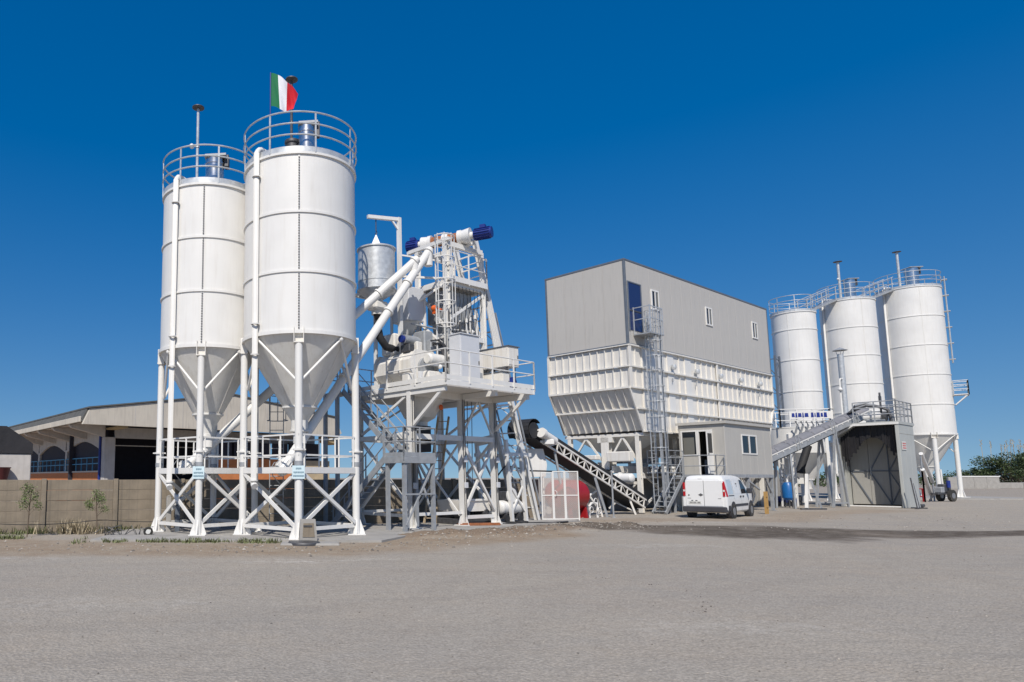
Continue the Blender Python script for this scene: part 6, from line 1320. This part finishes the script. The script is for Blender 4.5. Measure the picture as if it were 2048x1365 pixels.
# ------------------------------------------------------------------ warehouse behind the wall
WC = (-13.4, 40.0, 0)
wh_ = thing('warehouse', 'long concrete warehouse with pale gable fascia, beyond the plank wall', 'warehouse', WC, PA)
GP = [(0, 4.86), (.42, 5.8), (10.2, 7.28), (19.0, 6.2), (19.62, 5.05), (19.3, 4.88)]
MB().prism([(x, 0, z) for x, z in GP], (0, .25, 0)).build('gable_fascia', M['fascia'], wh_, smooth=False)
for k in range(1, 6):   # faint joints in the fascia
    x = 19.3*k/6; zt_ = 5.8+(x-.42)/9.78*1.48 if x < 10.2 else 7.28-(x-10.2)/8.8*1.08
    MB().box(x-.02, x+.02, -.006, .0, 4.9, zt_-.03).build('fascia_joint', M['pillar'], wh_)
for (a, b_) in (((.3, 5.82), (10.2, 7.30)), ((10.2, 7.30), (19.1, 6.22))):
    n = 9
    for i in range(n):
        p = lerp((a[0], 0, a[1]), (b_[0], 0, b_[1]), i/n); q = lerp((a[0], 0, a[1]), (b_[0], 0, b_[1]), (i+1)/n)
        MB().prism([p+V((0, -.08, .0)), q+V((0, -.08, 0)), q+V((0, -.08, .09)), p+V((0, -.08, .09))], (0, 34, 0)).build('roof_sheet', M['roofdark'], wh_, smooth=False)
# left eave
MB().prism([(-.05, .3, 5.05), (.35, .3, 5.85), (.6, .3, 5.85), (.6, .3, 5.7), (.15, .3, 5.0)], (0, 33, 0)).build('eave', M['roofdark'], wh_, smooth=False)
for i in range(11): MB().bbox(-.10, .0, .3+3.0*i, 3.28+3.0*i, 5.0, 5.34, .02).build('eave_beam', M['fascia'], wh_)
for i in range(9): MB().prism([(-.05, 2.6+3.6*i, 5.05), (2.3, 2.6+3.6*i, 5.05), (2.3, 2.6+3.6*i, 4.3), (.2, 2.6+3.6*i, 4.8)], (0, .35, 0)).build('eave_bracket', M['pillar'], wh_, smooth=False)
MB().box(.0, 2.3, .3, 33, 5.06, 5.12).build('soffit', M['pillar'], wh_)
# left facade at x = 1.5
MB().box(2.3, 2.6, 3.4, 33, 0, 2.05).build('parapet', M['brickband'], wh_); MB().box(2.24, 2.62, 3.4, 33, 2.06, 2.16).build('window_sill', M['fascia'], wh_)
for i in range(4):
    y0 = 3.6+7.3*i; y1 = y0+6.9; N_ = 12; arch = [(2.3, y0+(y1-y0)*k/N_, 3.55+.62*math.sin(math.pi*k/N_)) for k in range(N_+1)]
    MB().prism(arch+[(2.3, y1+.2, 5.05), (2.3, y0-.2, 5.05)], (.3, 0, 0)).build('arch_wall', M['pillar'], wh_, smooth=False)
    MB().box(2.3, 2.6, y1, y1+.4, 2.16, 3.7).build('pier', M['pillar'], wh_)
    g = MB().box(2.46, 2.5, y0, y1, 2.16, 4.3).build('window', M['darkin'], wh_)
    for k in range(7): MB().box(2.25, 2.3, y0+(y1-y0)*k/6-.03, y0+(y1-y0)*k/6+.03, 2.16, 3.05).build('mullion', M['bluerail'], g)
    for z in (2.6, 3.0): MB().box(2.24, 2.29, y0, y1, z, z+.06).build('rail', M['bluerail'], g)
# gable side
MB().bbox(2.25, 2.95, 2.5, 3.1, 0, 4.3, .03).build('pillar', M['pillar'], wh_); MB().tube((2.2, 3.2, 0), (2.2, 3.2, 4.9), .09, n=10).build('drain_pipe', M['blue'], wh_)
MB().prism([(2.3, .3, 4.86), (2.9, .3, 4.86), (2.9, .3, 4.75), (2.3, .3, 4.75), (2.3, 2.5, 3.95), (2.9, 2.5, 3.95)][:4], (0, 2.2, 0)).build('bracket', M['ochre'], wh_, smooth=False)
MB().box(2.95, 19.0, 2.6, 2.8, 4.25, 4.95).build('lintel', M['pillar'], wh_)
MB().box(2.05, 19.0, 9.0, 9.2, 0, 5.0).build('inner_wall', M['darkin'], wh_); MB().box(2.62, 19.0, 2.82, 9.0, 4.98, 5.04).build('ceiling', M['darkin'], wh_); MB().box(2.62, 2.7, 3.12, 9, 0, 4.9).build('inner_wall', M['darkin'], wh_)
MB().box(2.95, 9.5, 2.7, 2.74, 3.75, 3.8).build('door_track', M['fascia'], wh_)
MB().box(9.2, 9.6, 1.6, 2.2, 0, 4.3).build('pillar', M['pillar'], wh_); MB().box(9.6, 16.2, 1.8, 2.05, 0, 3.05).build('brick_panel', M['brickband'], wh_); MB().box(16.2, 19.6, 1.5, 2.05, 0, 2.98).build('block_panel', mat('ochre_block', (.50, .40, .26), .85), wh_)
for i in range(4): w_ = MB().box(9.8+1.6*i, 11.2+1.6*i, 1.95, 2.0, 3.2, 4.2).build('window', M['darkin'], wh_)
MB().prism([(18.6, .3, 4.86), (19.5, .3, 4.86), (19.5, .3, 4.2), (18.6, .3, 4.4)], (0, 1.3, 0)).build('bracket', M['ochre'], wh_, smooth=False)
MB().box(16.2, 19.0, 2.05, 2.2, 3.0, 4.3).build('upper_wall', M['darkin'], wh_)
# tipper body beyond the wall
tp_ = thing('tipper_body', 'white tipper body with black tarpaulin top beyond the plank wall', 'truck body', (-13.55, 29.6, 0), R(24))
MB().bbox(-3.2, 1.35, 0, 2.3, .5, 2.75, .03).build('box_body', M['pillar'], tp_); MB().prism([(-3.2, -.05, 2.76), (1.4, -.05, 2.76), (1.4, -.05, 3.2), (.3, -.05, 3.95), (-3.2, -.05, 3.95)], (0, 2.4, 0)).build('tarpaulin', M['tarp'], tp_)
MB().lathe([(.42, 1.05), (.38, 1.0), (.14, 0), (0, 0)], 20, (.15, -.35, 1.1)).build('funnel', mat('oxide_red', (.10, .018, .02), .6), tp_); MB().beam((-.5, -.08, .5), (-.25, -.08, 2.7), .07, .07).build('ladder_bar', M['steel'], tp_)
for x in (-2.4, .6): MB().tube((x, .1, .45), (x, 2.2, .45), .45, n=20).build('wheel', M['tyre'], tp_)

# ------------------------------------------------------------------ plants
def leaves(mb, c, rad, n, size, rnd, flat=.0, up=.3):
    for _ in range(n):
        while True:
            q = V((rnd.uniform(-1, 1), rnd.uniform(-1, 1), rnd.uniform(-1, 1)))
            if q.length < 1: break
        p = V(c) + V((q.x*rad[0], q.y*rad[1], q.z*rad[2])); a = V((rnd.gauss(0, 1), rnd.gauss(0, 1), rnd.gauss(up, .8))).normalized(); b = a.cross(V((rnd.gauss(0, 1), rnd.gauss(0, 1), rnd.gauss(0, 1)))).normalized(); s_ = size*rnd.uniform(.6, 1.4)
        mb.add([p, p+a*s_*.5+b*s_*.22, p+a*s_, p+a*s_*.5-b*s_*.22], [(0, 1, 2, 3)])
rv = random.Random(5)
def sapling(label, x, y, h, lean, seed):
    r_ = random.Random(seed); t = thing('sapling', label, 'sapling', (x, y, -.02))
    tr_ = MB(); tr_.path([(0, 0, 0), (lean*.2, .01, h*.3), (lean*.5, -.02, h*.6), (lean, 0, h*.9)], .016, 7); lv = MB()
    for k in range(13):
        z = h*(.42+.5*k/13); a = r_.uniform(0, 6.28); l_ = .34*(1-.4*k/13)*r_.uniform(.7, 1.2); p = V((lean*z/h*.9, 0, z)); q = p+V((math.cos(a)*l_, math.sin(a)*l_*.8, l_*.75)); tr_.path([p, lerp(p, q, .5)+V((0, 0, .02)), q], .006, 5)
        leaves(lv, lerp(p, q, .75), (.13, .13, .13), 62, .052, r_)
    tr_.build('stem', M['bark'], t); lv.build('crown', M['leaf'], t, smooth=False)
sapling('thin upright sapling before the plank wall, far from the silos', -8.15, 19.9, 1.55, .08, 1); sapling('bushier leaning sapling before the plank wall, closer to the silos', -6.45, 20.9, 1.32, -.06, 2)
wd_ = MB()
def tuft(x, y, h, n, m=None):
    for _ in range(n):
        a = rv.uniform(0, 6.28); l_ = h*rv.uniform(.5, 1.2); b = V((x+rv.gauss(0, .07), y+rv.gauss(0, .07), 0)); d = V((math.cos(a)*l_*.5, math.sin(a)*l_*.5, l_)); s_ = V((-math.sin(a), math.cos(a), 0))*.012
        wd_.add([b-s_, b+s_, b+d*.6+s_*.8, b+d, b+d*.6-s_*.8], [(0, 1, 2, 3, 4)])
for _ in range(420):
    x = rv.uniform(-9.5, -.8)
    if noise.noise(V((x*1.3, 4.2, 0))) < .05 - .2*rv.random(): continue
    y = 18.3 - .03*x + rv.gauss(0, .16) - (.35 if x < -6 else 0) + (1.2 if x < -6.2 else 0); tuft(x, y, rv.uniform(.03, .13), 9)
for _ in range(120):
    x = rv.uniform(-12, -5); tuft(x, 25+.42*x-.25+rv.gauss(0, .25), rv.uniform(.06, .26), 10)
stuff(wd_.build('weeds', M['weed'], None, smooth=False))
dw = MB(); wd_, keep = dw, wd_
for _ in range(60): x = rv.gauss(-7.2, .35); tuft(x, 21.2+rv.gauss(0, .15), rv.uniform(.2, .5), 7)
stuff(dw.build('dry_weeds', M['dry'], None, smooth=False))
# scrap heap by the wall
sp3 = thing('scrap_heap', 'low heap of twisted dark scrap bars lying before the plank wall', 'scrap', (-5.35, 20.2, 0), R(10))
for k in range(16):
    x = rv.uniform(-.7, .7); MB().path([(x, rv.uniform(-.1, .1), .03), (x+rv.uniform(-.2, .2), rv.uniform(-.1, .1), rv.uniform(.12, .34)), (x+rv.uniform(-.4, .4), rv.uniform(-.1, .1), rv.uniform(.03, .24))], .014, 6).build('bar', M['steel'], sp3)
wl_ = thing('old_wheel', 'old pale wheel standing at the end of the scrap heap', 'wheel', (-4.72, 20.15, .0), R(10))
MB().path([(.11*math.cos(R(a)), 0, .14+.11*math.sin(R(a))) for a in range(0, 360, 20)], .03, 8, True).build('tyre', M['tyre'], wl_); MB().tube((0, -.025, .14), (0, .025, .14), .065, n=16).build('hub', M['plate'], wl_)
# far low walls and bushes
fw = MB(); fw.bbox(0, 7.6, 0, .35, 0, 1.95, .03); fw.build('tmp', M['concrete']) if False else None
f1 = thing('far_wall', 'grey concrete block wall with white coping, far off beside the bushes', 'wall', (98.4, 105.5, 0), R(-2))
for i in range(4): MB().bbox(1.9*i, 1.9*i+1.88, 0, .35, 0, 1.8, .02).build('wall_bay', M['concrete'], f1)
MB().bbox(1.2, 7.7, -.06, .42, 1.8, 1.98, .02).build('coping', M['white'], f1)
f2 = thing('kerb_wall', 'low pale concrete kerb wall running away below the dark bushes', 'wall', (106.4, 108, 0), R(-1))
for i in range(10): MB().bbox(6*i, 6*i+5.95, 0, .5, 0, .95+.05*(i % 2), .03).build('wall_bay', M['concrete'], f2)
def bush(label, x, y, rx, h, seed, n):
    r_ = random.Random(seed); t = thing('bush', label, 'bush', (x, y, 0), 0); lv = MB(); st_ = MB()
    for k in range(26):
        a = r_.uniform(0, 6.28); d = r_.random()**.6*rx*.8; c = V((math.cos(a)*d, math.sin(a)*d*.8, h*r_.uniform(.25, .78)*(1-.25*(d/rx)))); rr = rx*r_.uniform(.18, .34)
        leaves(lv, c, (rr, rr, rr*.8), n//26, .34, r_); st_.tube((c.x*.3, c.y*.3, 0), c, .09, .03, n=5)
    st_.build('stem', M['bark'], t); lv.build('crown', M['leafdark'], t, smooth=False)
bush('large dark bush at the yard edge beyond the far wall', 122.0, 117, 6.6, 7.0, 3, 10000); bush('dark bush joined behind the large bush at the yard edge', 133, 121, 6.8, 6.6, 4, 8000); bush('small dark bush at the near end of the large bush', 116.2, 119, 2.8, 4.2, 6, 3500)
rb = MB()
for k in range(20):
    x = 124+rv.uniform(-6, 8); y = 119+rv.uniform(-2, 2); hh = rv.uniform(6.4, 7.8); lean = rv.gauss(0, .5)
    rb.tube((x, y, 0), (x+lean, y, hh-.5), .07, .045, n=4); 
    for j in range(16): p = V((x+lean+rv.gauss(0, .12), y, hh-.8+.08*j)); rb.add([p, p+V((.07, 0, .1)), p+V((.03, 0, .30)), p+V((-.04, 0, .2))], [(0, 1, 2, 3)])
stuff(rb.build('reeds', M['dry'], None, smooth=False))
sh_ = MB()
for k in range(60): leaves(sh_, (rv.uniform(104, 150), 140+rv.uniform(-4, 4), rv.uniform(.4, 2.2)), (2.2, 1.5, 1.1), 110, .4, rv)
for k in range(40): leaves(sh_, (rv.uniform(92, 112), 128+rv.uniform(-4, 4), rv.uniform(.4, 2.2)), (1.8, 1.5, .9), 80, .4, rv)
stuff(sh_.build('undergrowth', M['leafdark'], None, smooth=False))
